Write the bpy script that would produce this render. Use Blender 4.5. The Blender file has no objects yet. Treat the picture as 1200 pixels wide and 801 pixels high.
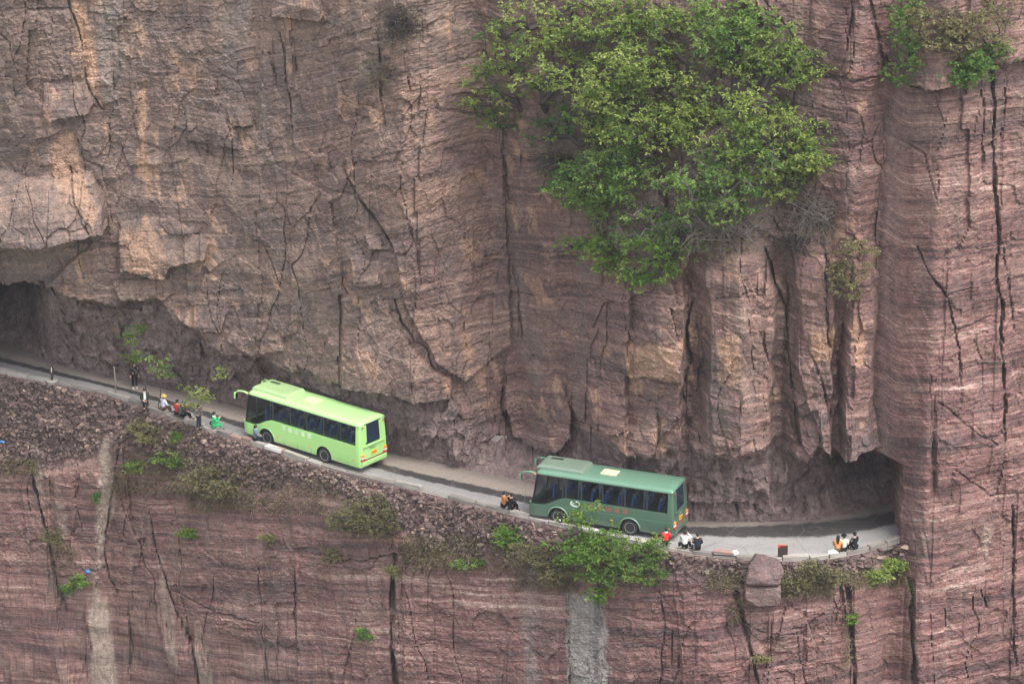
import bpy, bmesh, math, random, time
import numpy as np
from mathutils import Vector, Matrix, Quaternion
T0 = time.time()
S = bpy.context.scene
COL = S.collection
random.seed(7)
RNG = np.random.default_rng(11)

# ------------------------------------------------------------------ camera, world, sun
FPX = 4500.0                       # focal length in photo pixels (1200 wide)
PITCH = math.radians(20.0)
FW = np.array([0, math.cos(PITCH), -math.sin(PITCH)])
UP = np.array([0, math.sin(PITCH), math.cos(PITCH)])
def ray(u, v):
    u = np.asarray(u, float); v = np.asarray(v, float)
    a = ((u - 600.0) / FPX)[..., None]; b = ((400.5 - v) / FPX)[..., None]
    return FW + a * np.array([1.0, 0, 0]) + b * UP
CAM = -250.0 * ray(600, 590)       # the road point seen at (600,590) is the origin
cd = bpy.data.cameras.new("camera"); cam = bpy.data.objects.new("camera", cd); COL.objects.link(cam)
cam.location = CAM; cam.rotation_euler = (math.pi / 2 - PITCH, 0, 0)
cd.sensor_width = 36.0; cd.lens = 36.0 * FPX / 1200.0; cd.clip_start = 1.0; cd.clip_end = 3000.0
S.camera = cam

SUN_EL, SUN_AZ = math.radians(62), math.radians(138)   # azimuth clockwise from +Y (away from the camera)
w = bpy.data.worlds.new("World"); S.world = w; w.use_nodes = True
nt = w.node_tree; nt.nodes.clear()
sky = nt.nodes.new("ShaderNodeTexSky"); sky.sky_type = 'NISHITA'; sky.sun_disc = False
sky.sun_elevation = SUN_EL; sky.sun_rotation = SUN_AZ; sky.dust_density = 4.0; sky.air_density = 1.0
hs = nt.nodes.new("ShaderNodeHueSaturation"); hs.inputs['Saturation'].default_value = 0.35
bg = nt.nodes.new("ShaderNodeBackground"); bg.inputs['Strength'].default_value = 0.15
wo = nt.nodes.new("ShaderNodeOutputWorld")
nt.links.new(sky.outputs[0], hs.inputs['Color']); nt.links.new(hs.outputs[0], bg.inputs['Color']); nt.links.new(bg.outputs[0], wo.inputs['Surface'])
sl = bpy.data.lights.new("sun", 'SUN'); sl.energy = 1.3; sl.angle = math.radians(30); sl.color = (1.0, 0.95, 0.88)
so = bpy.data.objects.new("sun", sl); COL.objects.link(so)
sd = Vector((math.sin(SUN_AZ) * math.cos(SUN_EL), math.cos(SUN_AZ) * math.cos(SUN_EL), math.sin(SUN_EL)))
so.rotation_euler = (-sd).to_track_quat('-Z', 'Y').to_euler()
S.view_settings.view_transform = 'Standard'; S.view_settings.look = 'None'
S.view_settings.exposure = 1.42; S.view_settings.gamma = 1.0; S.view_settings.use_curve_mapping = False
S.cycles.max_bounces = 6; S.cycles.diffuse_bounces = 3; S.cycles.transparent_max_bounces = 12
S.cycles.use_denoising = True; S.cycles.volume_bounces = 0

# ------------------------------------------------------------------ noise in numpy
def _h(ix, iy, seed):
    n = (ix.astype(np.int64) * 374761393 + iy.astype(np.int64) * 668265263 + seed * 1442695041) & 0xFFFFFFFF
    n = ((n ^ (n >> 13)) * 1274126177) & 0xFFFFFFFF
    n = (n ^ (n >> 16)) & 0xFFFFFFFF
    n = (n * 2246822519) & 0xFFFFFFFF
    return ((n ^ (n >> 15)) & 0xFFFFFF) / float(0xFFFFFF)
def vn(x, y, seed=0):                      # value noise, -1..1
    ix = np.floor(x); iy = np.floor(y); fx = x - ix; fy = y - iy
    fx = fx * fx * fx * (fx * (fx * 6 - 15) + 10); fy = fy * fy * fy * (fy * (fy * 6 - 15) + 10)
    a = _h(ix, iy, seed); b = _h(ix + 1, iy, seed); c = _h(ix, iy + 1, seed); d = _h(ix + 1, iy + 1, seed)
    return ((a + (b - a) * fx) * (1 - fy) + (c + (d - c) * fx) * fy) * 2 - 1
def fbm(x, y, seed=0, octv=4, gain=0.5):
    r = 0; a = 1.0; t = 0
    for o in range(octv):
        r = r + a * vn(x + 17.3 * o, y - 9.1 * o, seed + o * 31); t += a; a *= gain
        x = x * 2.03 + 0.3 * y; y = y * 2.03 - 0.3 * x * 0.1
    return r / t
def ridged(x, y, seed=0, octv=4):
    r = 0; a = 1.0; t = 0
    for o in range(octv):
        r = r + a * (1 - 2 * np.abs(vn(x, y, seed + o * 7))); t += a; a *= 0.5
        x, y = x * 1.9 + y * 0.35, y * 1.9 - x * 0.35
    return r / t
def cells(x, y, seed=0):                   # Voronoi: offset value, two tilts, edge distance
    ix = np.floor(x); iy = np.floor(y)
    d1 = np.full(x.shape, 9.0); d2 = d1.copy(); v = np.zeros_like(x); dx1 = v.copy(); dy1 = v.copy(); t1 = v.copy(); t2 = v.copy()
    for i in (-1, 0, 1):
        for j in (-1, 0, 1):
            cx = ix + i; cy = iy + j
            px = cx + 0.1 + 0.8 * _h(cx, cy, seed + 1); py = cy + 0.1 + 0.8 * _h(cx, cy, seed + 2)
            dx = x - px; dy = y - py; d = np.maximum(np.abs(dx), np.abs(dy)) * 0.6 + 0.4 * np.hypot(dx, dy)
            m = d < d1
            d2 = np.where(m, d1, np.minimum(d2, d)); d1 = np.where(m, d, d1)
            v = np.where(m, _h(cx, cy, seed + 3), v); dx1 = np.where(m, dx, dx1); dy1 = np.where(m, dy, dy1)
            t1 = np.where(m, _h(cx, cy, seed + 4), t1); t2 = np.where(m, _h(cx, cy, seed + 5), t2)
    return v * 2 - 1, dx1 * (t1 * 2 - 1) + dy1 * (t2 * 2 - 1), d2 - d1
def sstep(a, b, x):
    t = np.clip((x - a) / (b - a), 0, 1); return t * t * (3 - 2 * t)

# ------------------------------------------------------------------ plan of the place (metres), from sight lines
def at_z(u, v, z=0.0):
    d = ray(u, v); t = (z - CAM[2]) / d[..., 2]
    return CAM + d * t[..., None]
def at_y(u, v, y):
    d = ray(u, v); t = (y - CAM[1]) / d[..., 1]
    return CAM + d * np.asarray(t)[..., None]
def smooth_table(xs, ys, X, sm=0.0):
    if sm <= 0: return np.interp(X, xs, ys)
    r = 0
    for k in np.linspace(-1, 1, 7): r = r + np.interp(X + k * sm, xs, ys)
    return r / 7
OUT_PX = np.array([(-160,398),(-60,425),(0,437),(60,449),(130,463),(180,482),(240,503),(300,522),(380,548),(450,565),(520,582),(600,603),(680,622),(760,640),(830,652),(900,657),(960,656),(1010,648),(1058,634),(1100,618),(1160,592),(1300,540)], float)
INN_PX = np.array([(-160,366),(-60,392),(0,406),(60,425),(130,443),(200,457),(280,477),(360,500),(455,530),(530,547),(610,564),(700,586),(800,611),(870,612),(950,610),(1010,604),(1058,596),(1110,584),(1170,565),(1300,515)], float)
_o = at_z(OUT_PX[:,0], OUT_PX[:,1]); _i = at_z(INN_PX[:,0], INN_PX[:,1])
def y_out(X): return smooth_table(_o[:,0], _o[:,1], X, 1.2)
def y_in(X): return smooth_table(_i[:,0], _i[:,1], X, 1.2)
# upper wall above the undercut: (u, depth Y)
W_T = np.array([(-200,31),(-60,26.0),(0,23.4),(60,20.4),(100,19.9),(200,17.9),(280,15.5),(360,12.0),(430,8.2),(480,6.2),(530,6.7),(592,8.6),(640,4.6),(700,0.4),(760,-2.2),(820,-3.9),(868,-5.2),(905,-4.2),(960,-4.6),(990,-5.6),(1028,-3.9),(1100,-2.6),(1300,-2)], float)
_wx = at_y(W_T[:,0], 420 - W_T[:,1] * 0, W_T[:,1])[:,0]
def w_up(X): return smooth_table(_wx, W_T[:,1], X, 0.45)
LIP_PX = np.array([(-200,330),(0,345),(58,331),(75,345),(90,347),(113,356),(150,351),(187,350),(207,377),(233,384),(263,414),(293,412),(320,424),(367,436),(400,449),(450,455),(477,467),(530,464),(545,492),(600,506),(650,522),(672,500),(700,512),(735,524),(765,534),(785,520),(830,528),(867,531),(920,521),(945,539),(958,514),(985,529),(1015,512),(1045,505),(1060,500),(1300,480)], float)
_l = at_y(LIP_PX[:,0], LIP_PX[:,1], w_up(at_y(LIP_PX[:,0], LIP_PX[:,1], np.interp(LIP_PX[:,0], W_T[:,0], W_T[:,1]))[:,0]))
KX = at_y(np.array([-200., 45, 90, 250, 480, 600, 800, 900, 935, 1300]), 450., np.array([30., 23, 20, 15, 6, 6, -4, -4, -4.5, -2]))[:, 0]
def lip_h(X): return np.interp(X, _l[:,0], _l[:,2])
# front face (below the road, and the full-height pillar on the right)
F_T = np.array([(1000,-4.9),(1028,-5.3),(1040,-5.9),(1058,-6.7),(1086,-8.0),(1130,-7.0),(1200,-5.0),(1330,-2.5)], float)
_fx = at_y(F_T[:,0], 560 + 0 * F_T[:,0], F_T[:,1])[:,0]
XP0 = float(at_y(1058, 600, -6.7)[0]); XP1 = float(at_y(1028, 300, -5.6)[0])
def y_front(X, Z=0.0):
    a = y_out(X) - 0.15
    b = smooth_table(_fx, F_T[:,1], X, 0.25)
    k = np.maximum(sstep(XP0 - 1.6, XP0 - 0.2, X), sstep(0.5, 2.5, Z) * sstep(XP0 - 6, XP0 - 3, X))
    return a * (1 - k) + b * k
RUB_PX = np.array([(-160,520),(0,536),(35,541),(60,548),(90,541),(112,534),(126,508),(150,520),(180,545),(230,556),(300,578),(350,572),(400,592),(450,606),(500,642),(560,657),(620,652),(700,668),(780,676),(850,684),(890,690),(960,680),(1000,680),(1060,664),(1085,658)], float)
_r = at_y(RUB_PX[:,0], RUB_PX[:,1], y_out(at_y(RUB_PX[:,0], RUB_PX[:,1], np.interp(RUB_PX[:,0], OUT_PX[:,0], _o[:,1]))[:,0]) - 0.8)
def rub_z(X): return np.interp(X, _r[:,0], _r[:,2])
BAT = 0.22
def low_macro(X, Z):
    zb = rub_z(X); k = 1 - sstep(XP0 - 1.5, XP0 + 0.5, X)
    d = np.minimum(np.maximum(-Z, 0), -zb)
    y = y_front(X, Z) - BAT * d * k
    y = y - 0.25 * k * sstep(-0.1, 0.25, zb - Z)
    return y - 0.03 * np.maximum(-Z + zb, 0)
COLS = np.array([(600,0),(640,.2),(655,-.2),(690,.1),(733,.55),(737,-.15),(770,.45),(797,.7),(801,-.5),(812,-.9),(824,-.3),(830,.5),(868,1.0),(872,.7),(903,.3),(908,-.7),(920,-.9),(930,-.2),(936,.5),(960,.9),(972,.75),(977,-.5),(986,-.6),(992,.5),(1018,.8),(1024,0),(1100,0)], float)
_cx = at_y(COLS[:, 0], 420 + 0 * COLS[:, 0], np.interp(COLS[:, 0], W_T[:, 0], W_T[:, 1]))[:, 0]
XC = float(at_y(592, 420, 8.6)[0])
def up_macro(X, Z):
    Xs = X + 0.11 * np.clip(Z - 12, -10, 22) * np.exp(-((X - XC) / 6.0) ** 2)
    W = w_up(Xs) - 1.15 * np.interp(X + .25 * vn(Z * .35, Z * 0 + 1, 44) + .12 * vn(Z * 1.3, Z * 0, 46), _cx, COLS[:, 1]) * (1 - sstep(15.5, 19.0, Z + 1.5 * vn(X * .4, X * 0, 48))); H = lip_h(X) + 0.22 * (_h(np.floor(X * .8), np.floor(X * .3), 5) - .5) + 0.2 * vn(X * 0.9, X * 0 + 3, 5) + 0.10 * vn(X * 3.1, X * 0, 6); B = y_in(X)
    t = np.clip((H - Z) / np.maximum(H, 0.5), 0, 1)
    K = np.interp(X, KX, [.92, .92, .30, .14, .16, .25, .30, .45, .92, .92])
    s = K * sstep(0.0, 0.13, t) + (1 - K) * t
    s = np.where(B < W, t * t, s)
    cave = sstep(17.6, 20.0, X) * 3.5 + sstep(20.0, 22.5, X) * 6.5 + (1 - sstep(-36.0, -32.8, X)) * 7
    dig = cave * (1.0 * sstep(0.0, 0.12, t) * (1 - t) ** 0.5)
    lean = -0.035 * np.maximum(Z - H, 0) + 0.0022 * np.maximum(Z - 12, 0) ** 2 * sstep(-8, 4, X) * (1 - sstep(16, 22, X))
    return W + lean * (Z > H) + (B - W) * s + dig

def hit(u, v, f, y0=2.0, it=60):
    u = np.asarray(u, float); v = np.asarray(v, float); Y = np.zeros_like(u) + y0
    for _ in range(it):
        p = at_y(u, v, Y); Y = Y + 0.4 * (f(p[...,0], p[...,2]) - Y)
    return at_y(u, v, Y)
def UPT(pts):  a = np.array(pts, float); return hit(a[:,0], a[:,1], up_macro)
def LOW(pts):  a = np.array(pts, float); return hit(a[:,0], a[:,1], low_macro, -6.0)

# strata: offset of the beds so their lines have the slopes of the photograph
def bed_offset(Xg, f, tab):
    y = f(Xg); dy = np.gradient(y, Xg)
    u = 600 + Xg * FPX / (250 + y * math.cos(PITCH))
    m = np.interp(u, [a for a, b in tab], [b for a, b in tab])
    return np.concatenate([[0], np.cumsum(((m - 0.375 * dy) / 0.927)[:-1] * np.diff(Xg))])
_xg = np.linspace(-60, 60, 1200)
_bu = bed_offset(_xg, w_up, [(-200,0),(300,0.0),(360,0.07),(430,0.2),(585,0.24),(600,-0.14),(820,-0.15),(985,-0.13),(995,0.2),(1100,0.2)])
_bl = bed_offset(_xg, y_front, [(-200,-0.06),(300,-0.06),(450,-0.04),(660,-0.02),(800,0.02),(880,0.12),(1030,0.13),(1060,-0.08),(1084,-0.08),(1090,0.17),(1300,0.17)])
def bed_up(X): return np.interp(X, _xg, _bu)
def bed_low(X): return np.interp(X, _xg, _bl) - np.interp(28, _xg, _bl) + np.interp(26, _xg, _bu)

# ------------------------------------------------------------------ features read off the photograph
def dist_poly(X, Z, P):                      # distance to a polyline (X,Z)
    d = np.full(X.shape, 1e9)
    for (x0, z0), (x1, z1) in zip(P[:-1], P[1:]):
        L = (x1 - x0) ** 2 + (z1 - z0) ** 2 + 1e-9
        t = np.clip(((X - x0) * (x1 - x0) + (Z - z0) * (z1 - z0)) / L, 0, 1)
        d = np.minimum(d, np.hypot(X - x0 - t * (x1 - x0), Z - z0 - t * (z1 - z0)))
    return d
def inside(X, Z, P):
    r = np.zeros(X.shape, bool); n = len(P)
    for i in range(n):
        x0, z0 = P[i]; x1, z1 = P[(i + 1) % n]
        c = ((z0 > Z) != (z1 > Z)) & (X < (x1 - x0) * (Z - z0) / (z1 - z0 + 1e-12) + x0)
        r ^= c
    return r
def sdist(X, Z, P):                          # positive inside
    d = dist_poly(X, Z, list(P) + [P[0]]); return np.where(inside(X, Z, P), d, -d)
def box(X, Z, P, m):
    xs = [p[0] for p in P]; zs = [p[1] for p in P]
    return np.nonzero((X > min(xs) - m) & (X < max(xs) + m) & (Z > min(zs) - m) & (Z < max(zs) + m))

# cracks: (pixels, width m, depth m)
CR_UP = [
 ([(327,38),(333,60),(336,95),(341,120),(345,172)],.10,.45),([(316,60),(322,90),(324,102)],.07,.25),([(345,66),(347,82)],.08,.3),
 ([(80,0),(95,50),(100,95),(118,130)],.12,.4),([(128,50),(133,95),(132,108)],.06,.2),([(82,195),(85,215),(100,250),(108,262)],.09,.35),
 ([(895,0),(930,45),(955,75),(985,100)],.10,.4),([(999,12),(995,40),(992,60)],.12,.5),([(1020,0),(1028,40),(1036,88)],.14,.6),
 ([(925,82),(960,90),(1000,96),(1024,86),(1035,84)],.14,.45),([(900,150),(905,175)],.1,.3),
 ([(898,295),(908,330),(920,360),(922,400),(926,440),(932,480),(937,520)],.16,.9),([(920,325),(925,345),(921,380)],.10,.5),
 ([(805,325),(812,350),(804,385),(808,420),(800,460),(806,500)],.2,.9),([(815,380),(824,420),(818,460)],.10,.4),
 ([(968,300),(970,340),(968,380),(972,410)],.1,.5),([(990,380),(982,420),(984,460),(980,495)],.13,.6),([(1010,420),(1030,440),(1028,470)],.12,.4),
 ([(870,345),(890,340),(905,330)],.09,.3),([(840,352),(870,348)],.08,.3),
 ([(405,200),(420,230),(440,260),(462,292)],.11,.45),([(440,10),(443,50),(446,120),(450,150)],.09,.35),([(473,60),(480,110)],.06,.2),
 ([(462,350),(470,380),(500,410),(508,430)],.16,.7),([(545,270),(558,320),(560,318)],.06,.2),([(580,120),(590,190),(598,240)],.10,.4),
 ([(600,310),(608,350),(612,400)],.10,.4),([(590,455),(588,480),(600,505)],.10,.4),([(700,150),(702,170)],.08,.3),
 ([(666,465),(672,490),(668,505)],.12,.5),([(768,470),(772,500),(770,520)],.10,.4),([(735,455),(760,470)],.07,.3),
 ([(0,88),(12,90)],.08,.3),([(275,150),(297,147)],.1,.3),([(218,168),(255,170),(278,172)],.1,.35),([(235,175),(250,186)],.08,.25),
 ([(372,212),(376,228),(360,248)],.08,.25),([(400,115),(440,128)],.06,.2),([(400,330),(408,345)],.08,.3),([(600,182),(620,188)],.08,.25),
 ([(690,390),(700,440),(720,455)],.06,.2),([(570,60),(580,100),(584,150)],.08,.3),([(535,8),(530,12)],.08,.3),([(610,0),(616,40),(620,80)],.08,.3),
 ([(875,365),(880,400),(885,470)],.06,.2),([(950,415),(962,440),(970,480)],.1,.4)]
# slabs that stand proud, thickest at their lower edge: (pixels, proud m)
SL_UP = [
 ([(-60,190),(70,210),(105,200),(122,232),(126,262),(104,266),(40,273),(-60,276)],2.6),
 ([(405,200),(462,292),(472,352),(510,420),(545,445),(600,400),(590,150),(480,120)],.45),([(955,470),(1050,470),(1050,508),(1015,514),(985,530),(958,516)],.55),
 ([(-60,276),(60,280),(92,276),(112,285),(90,300),(60,332),(0,346),(-60,350)],-1.4),
 ([(50,100),(110,95),(112,122),(106,132),(60,140),(50,130)],.55),([(38,136),(75,138),(74,152),(42,162)],.3),
 ([(318,-40),(378,-40),(377,20),(362,22),(340,18),(318,16)],.7),
 ([(140,262),(200,255),(246,282),(242,300),(200,312),(196,326),(185,324),(140,314)],.75),
 ([(205,370),(235,352),(268,360),(262,385),(235,386)],.5),([(265,395),(280,370),(330,370),(335,408),(295,414)],.35),([(130,330),(200,320),(205,345),(190,352),(140,352)],.3),
 ([(410,300),(446,306),(446,330),(430,334),(412,332)],.45),([(428,276),(448,280),(450,292),(430,292)],.5),
 ([(400,330),(440,340),(470,390),(505,428),(530,440),(530,465),(478,468),(440,456),(400,450)],.55),
 ([(592,412),(612,405),(640,430),(662,450),(670,478),(668,505),(650,523),(622,515),(602,505),(590,470)],1.0),
 ([(690,455),(715,448),(733,480),(732,500),(715,505),(692,496)],.55),([(720,500),(768,498),(770,525),(755,535),(735,528),(725,520)],.5),
 ([(828,352),(872,345),(900,420),(930,500),(932,515),(868,532),(835,528),(830,450)],.5),
 ([(735,350),(800,345),(806,440),(770,440),(735,440)],.35),
 ([(940,300),(968,300),(970,420),(984,470),(975,490),(962,500),(945,470),(928,420)],.45),
 ([(985,390),(1024,400),(1030,470),(1028,505),(1000,512),(975,510),(985,470)],.5),
 ([(930,455),(945,460),(962,500),(955,512),(938,520)],.4),([(215,125),(260,135),(278,150),(280,172),(220,170)],.3),([(265,120),(296,125),(298,146),(270,148)],.3)]
CR_LOW = [
 ([(34,525),(38,560),(50,605),(60,650),(66,690),(78,720)],.22,.8),([(140,510),(136,560),(128,600),(122,650),(128,680),(140,695)],.12,.4),
 ([(175,600),(182,635),(195,680),(205,715),(225,760),(234,801),(236,840)],.15,.7),([(200,690),(250,716),(305,728)],.09,.35),([(148,715),(155,760),(150,790)],.1,.4),([(95,790),(107,760),(100,735)],.07,.3),
 ([(464,650),(460,690),(458,740),(462,780),(468,840)],.3,1.3),([(395,655),(440,654),(462,650)],.10,.4),([(302,665),(306,720),(312,780),(320,840)],.10,.3),([(345,670),(346,720),(352,800)],.08,.3),
 ([(663,695),(666,760),(668,840)],.07,.25),([(772,690),(778,725),(774,800),(775,840)],.11,.35),
 ([(862,690),(872,730),(884,775),(896,840)],.22,.9),([(925,735),(945,730),(965,718)],.1,.35),([(932,738),(940,785),(945,800)],.07,.2),([(870,728),(900,740),(930,740)],.08,.3),
 ([(992,682),(996,730),(1001,780),(1004,840)],.25,1.1),([(1068,680),(1068,730),(1072,790),(1074,840)],.3,1.2),([(985,690),(990,720)],.15,.4),
 ([(1186,590),(1188,650),(1187,720),(1190,780)],.16,.7),([(1030,770),(1040,785)],.06,.2),([(1150,690),(1155,712)],.12,.3),([(1106,710),(1108,735)],.07,.2),
 ([(1075,290),(1090,320),(1108,345),(1118,380),(1124,420),(1126,470)],.12,.5),([(1160,60),(1165,120),(1163,180),(1170,280),(1168,330),(1176,360),(1172,410),(1178,470),(1176,540)],.18,.9),
 ([(1150,95),(1152,150),(1150,200)],.11,.5),([(1172,280),(1180,320),(1190,390)],.09,.4),([(1036,94),(1070,98),(1095,104),(1122,97)],.17,.6),([(1120,98),(1150,80),(1200,70)],.14,.5),
 ([(1108,345),(1140,335),(1165,330)],.08,.3),([(1176,95),(1178,120),(1176,135)],.1,.4),([(1122,385),(1160,372)],.08,.3),([(1160,170),(1172,162),(1176,150)],.12,.4),([(1100,470),(1140,500),(1176,520)],.08,.3),
 ([(1120,545),(1160,580),(1200,575)],.12,.4),([(1090,440),(1092,520),(1095,580)],.06,.2),([(1140,400),(1150,420)],.12,.3)]
SL_LOW = [([(1048,40),(1090,55),(1120,60),(1122,96),(1090,103),(1062,98),(1050,75)],.6),([(1120,30),(1260,20),(1260,60),(1200,72),(1150,78),(1124,92)],.5),
 ([(790,700),(860,690),(880,770),(870,801),(800,801)],.25),([(470,700),(655,700),(655,840),(475,840)],.25),([(1095,440),(1170,420),(1172,520),(1140,560),(1096,570)],.25)]

def stains(lst, X, Z, conv, wob=0.35, soft=0.3):
    m = np.zeros(X.shape)
    for P, a in lst:
        q = conv(P); Q = [(p[0], p[2]) for p in q]
        I = box(X, Z, Q, 1.0)
        if len(I[0]) == 0: continue
        x = X[I]; z = Z[I]
        d = sdist(x, z, Q) + wob * fbm(x * 1.6, z * 0.9, 77, 4) + 0.12 * vn(x * 7, z * 2.0, 78)
        m[I] = np.maximum(m[I], a * sstep(-soft * 0.3, soft, d))
    return m
OR_UP = [([(84,0),(100,0),(112,50),(120,125),(112,128),(100,90)],.8),([(160,108),(172,108),(176,215),(172,222),(160,205)],1.),([(180,145),(188,150),(186,170),(180,170)],.9),([(180,190),(186,200),(190,240),(184,235)],.8),
 ([(55,165),(85,155),(100,200),(120,240),(112,258),(95,235),(60,205)],.65),([(108,240),(120,236),(118,255),(110,262)],.9),([(265,142),(277,146),(275,165),(266,160)],.7),
 ([(140,268),(180,262),(196,300),(186,322),(150,315)],.55),([(184,298),(192,298),(191,326),(184,324)],.9),
 ([(541,388),(551,390),(556,420),(548,422),(541,405)],.8),([(514,445),(528,438),(535,452),(522,462)],.8),([(466,320),(482,325),(480,335),(466,335)],.7),
 ([(733,400),(768,396),(800,395),(800,438),(734,440)],.75),([(698,402),(718,404),(714,420),(700,418)],.5),([(836,392),(868,390),(870,430),(846,432)],.85),([(850,430),(870,430),(866,445),(855,440)],.6),
 ([(945,385),(985,378),(984,410),(950,425)],.8),([(993,378),(1012,376),(1015,425),(1000,424)],.75),([(850,310),(872,312),(868,330),(850,325)],.5),([(440,110),(520,70),(540,100),(470,140)],.25),([(440,220),(560,190),(575,215),(450,255)],.25)]
GY_UP = [([(112,0),(140,0),(150,80),(138,130),(116,120)],.8),([(590,315),(612,320),(640,410),(632,470),(600,400)],.4),([(820,430),(835,360),(860,500),(830,520)],.3),([(60,280),(110,285),(80,330),(0,340),(0,285)],.5),([(300,60),(320,60),(320,200),(300,200)],.35),([(255,0),(300,0),(290,120),(260,110)],.4)]
PL_LOW = [([(118,512),(128,512),(136,560),(134,590),(122,640),(118,690),(128,720),(140,801),(140,840),(108,840),(104,720),(110,660),(112,600)],.95),([(40,525),(50,520),(54,560),(50,590),(42,570)],.6),
 ([(180,640),(192,650),(205,720),(210,780),(198,780),(190,720)],.6),([(225,720),(240,740),(256,840),(234,840)],.45),([(66,600),(78,598),(80,640),(70,640)],.4),([(150,640),(158,640),(158,690),(150,690)],.35),
 ([(55,592),(75,588),(74,600),(58,604)],.5),([(160,540),(168,545),(165,575),(160,572)],.4),([(70,776),(82,776),(80,801),(72,801)],.35),([(1072,590),(1080,600),(1092,660),(1084,665)],.5),([(1070,610),(1076,612),(1080,660),(1074,660)],.5),
 ([(1150,605),(1160,612),(1166,625),(1156,660),(1150,640)],.6)]
GY_LOW = [([(662,690),(700,688),(713,700),(716,840),(664,840)],1.),([(606,660),(630,660),(632,840),(615,840)],.35)]
DK_LOW = [([(692,700),(704,700),(708,840),(694,840)],.8),([(150,735),(158,735),(155,801),(148,801)],.5),([(310,640),(325,645),(320,700),(312,700)],.4),([(50,660),(70,680),(80,720),(60,700)],.6),([(1058,440),(1084,440),(1084,462),(1056,462)],.5),([(1060,480),(1084,480),(1084,640),(1062,640)],.25)]
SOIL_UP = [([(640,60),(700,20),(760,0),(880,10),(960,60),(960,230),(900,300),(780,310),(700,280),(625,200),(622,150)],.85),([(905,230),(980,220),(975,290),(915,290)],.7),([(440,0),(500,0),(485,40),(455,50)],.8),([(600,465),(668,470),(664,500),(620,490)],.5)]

def add_features(X, Z, cr, sl, conv):
    off = np.zeros(X.shape); groove = np.zeros(X.shape)
    wx = X + 0.12 * fbm(X * .9, Z * .9, 41, 5, .6) + .05 * (_h(np.floor(Z * 1.3 + X * .2), np.floor(X * .4), 45) - .5) * 2; wz = Z + 0.16 * fbm(X * 1.3, Z * 1.3, 43, 4)
    for P, a in sl:
        q = conv(P); Q = [(p[0], p[2]) for p in q]; I = box(wx, wz, Q, 0.5)
        if len(I[0]) == 0: continue
        d = sdist(wx[I], wz[I], Q); zs = [p[1] for p in Q]; h = max(zs) - min(zs)
        f = np.clip((max(zs) - wz[I]) / (0.7 * h), 0.0, 1)
        off[I] += a * 1.4 * sstep(0.0, 0.10, d) * (0.10 + 0.90 * f)
    for P, wd, dp in cr:
        q = conv(P); Q = [(p[0], p[2]) for p in q]; I = box(wx, wz, Q, 1.2)
        if len(I[0]) == 0: continue
        d = dist_poly(wx[I], wz[I], Q); n = np.clip(vn(X[I] * .9, Z[I] * .9, 51) * 0.9 + 0.75, .12, 1.7)
        wdn = wd * n * 0.62
        g = 1 - sstep(0.25, 1.0, d / (wdn * 0.9 + 0.04)); side = 0.26 * np.exp(-d / 0.9) * np.sign(vn(X[I] * 0 + len(P) + dp * 9, X[I] * 0, 5))
        off[I] -= dp * g * (0.6 + 0.4 * vn(X[I] * 2.1, Z[I] * 0.9, 52)) + side * (X[I] > np.mean([p[0] for p in Q])); groove[I] = np.maximum(groove[I], g)
    return off, groove

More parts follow.
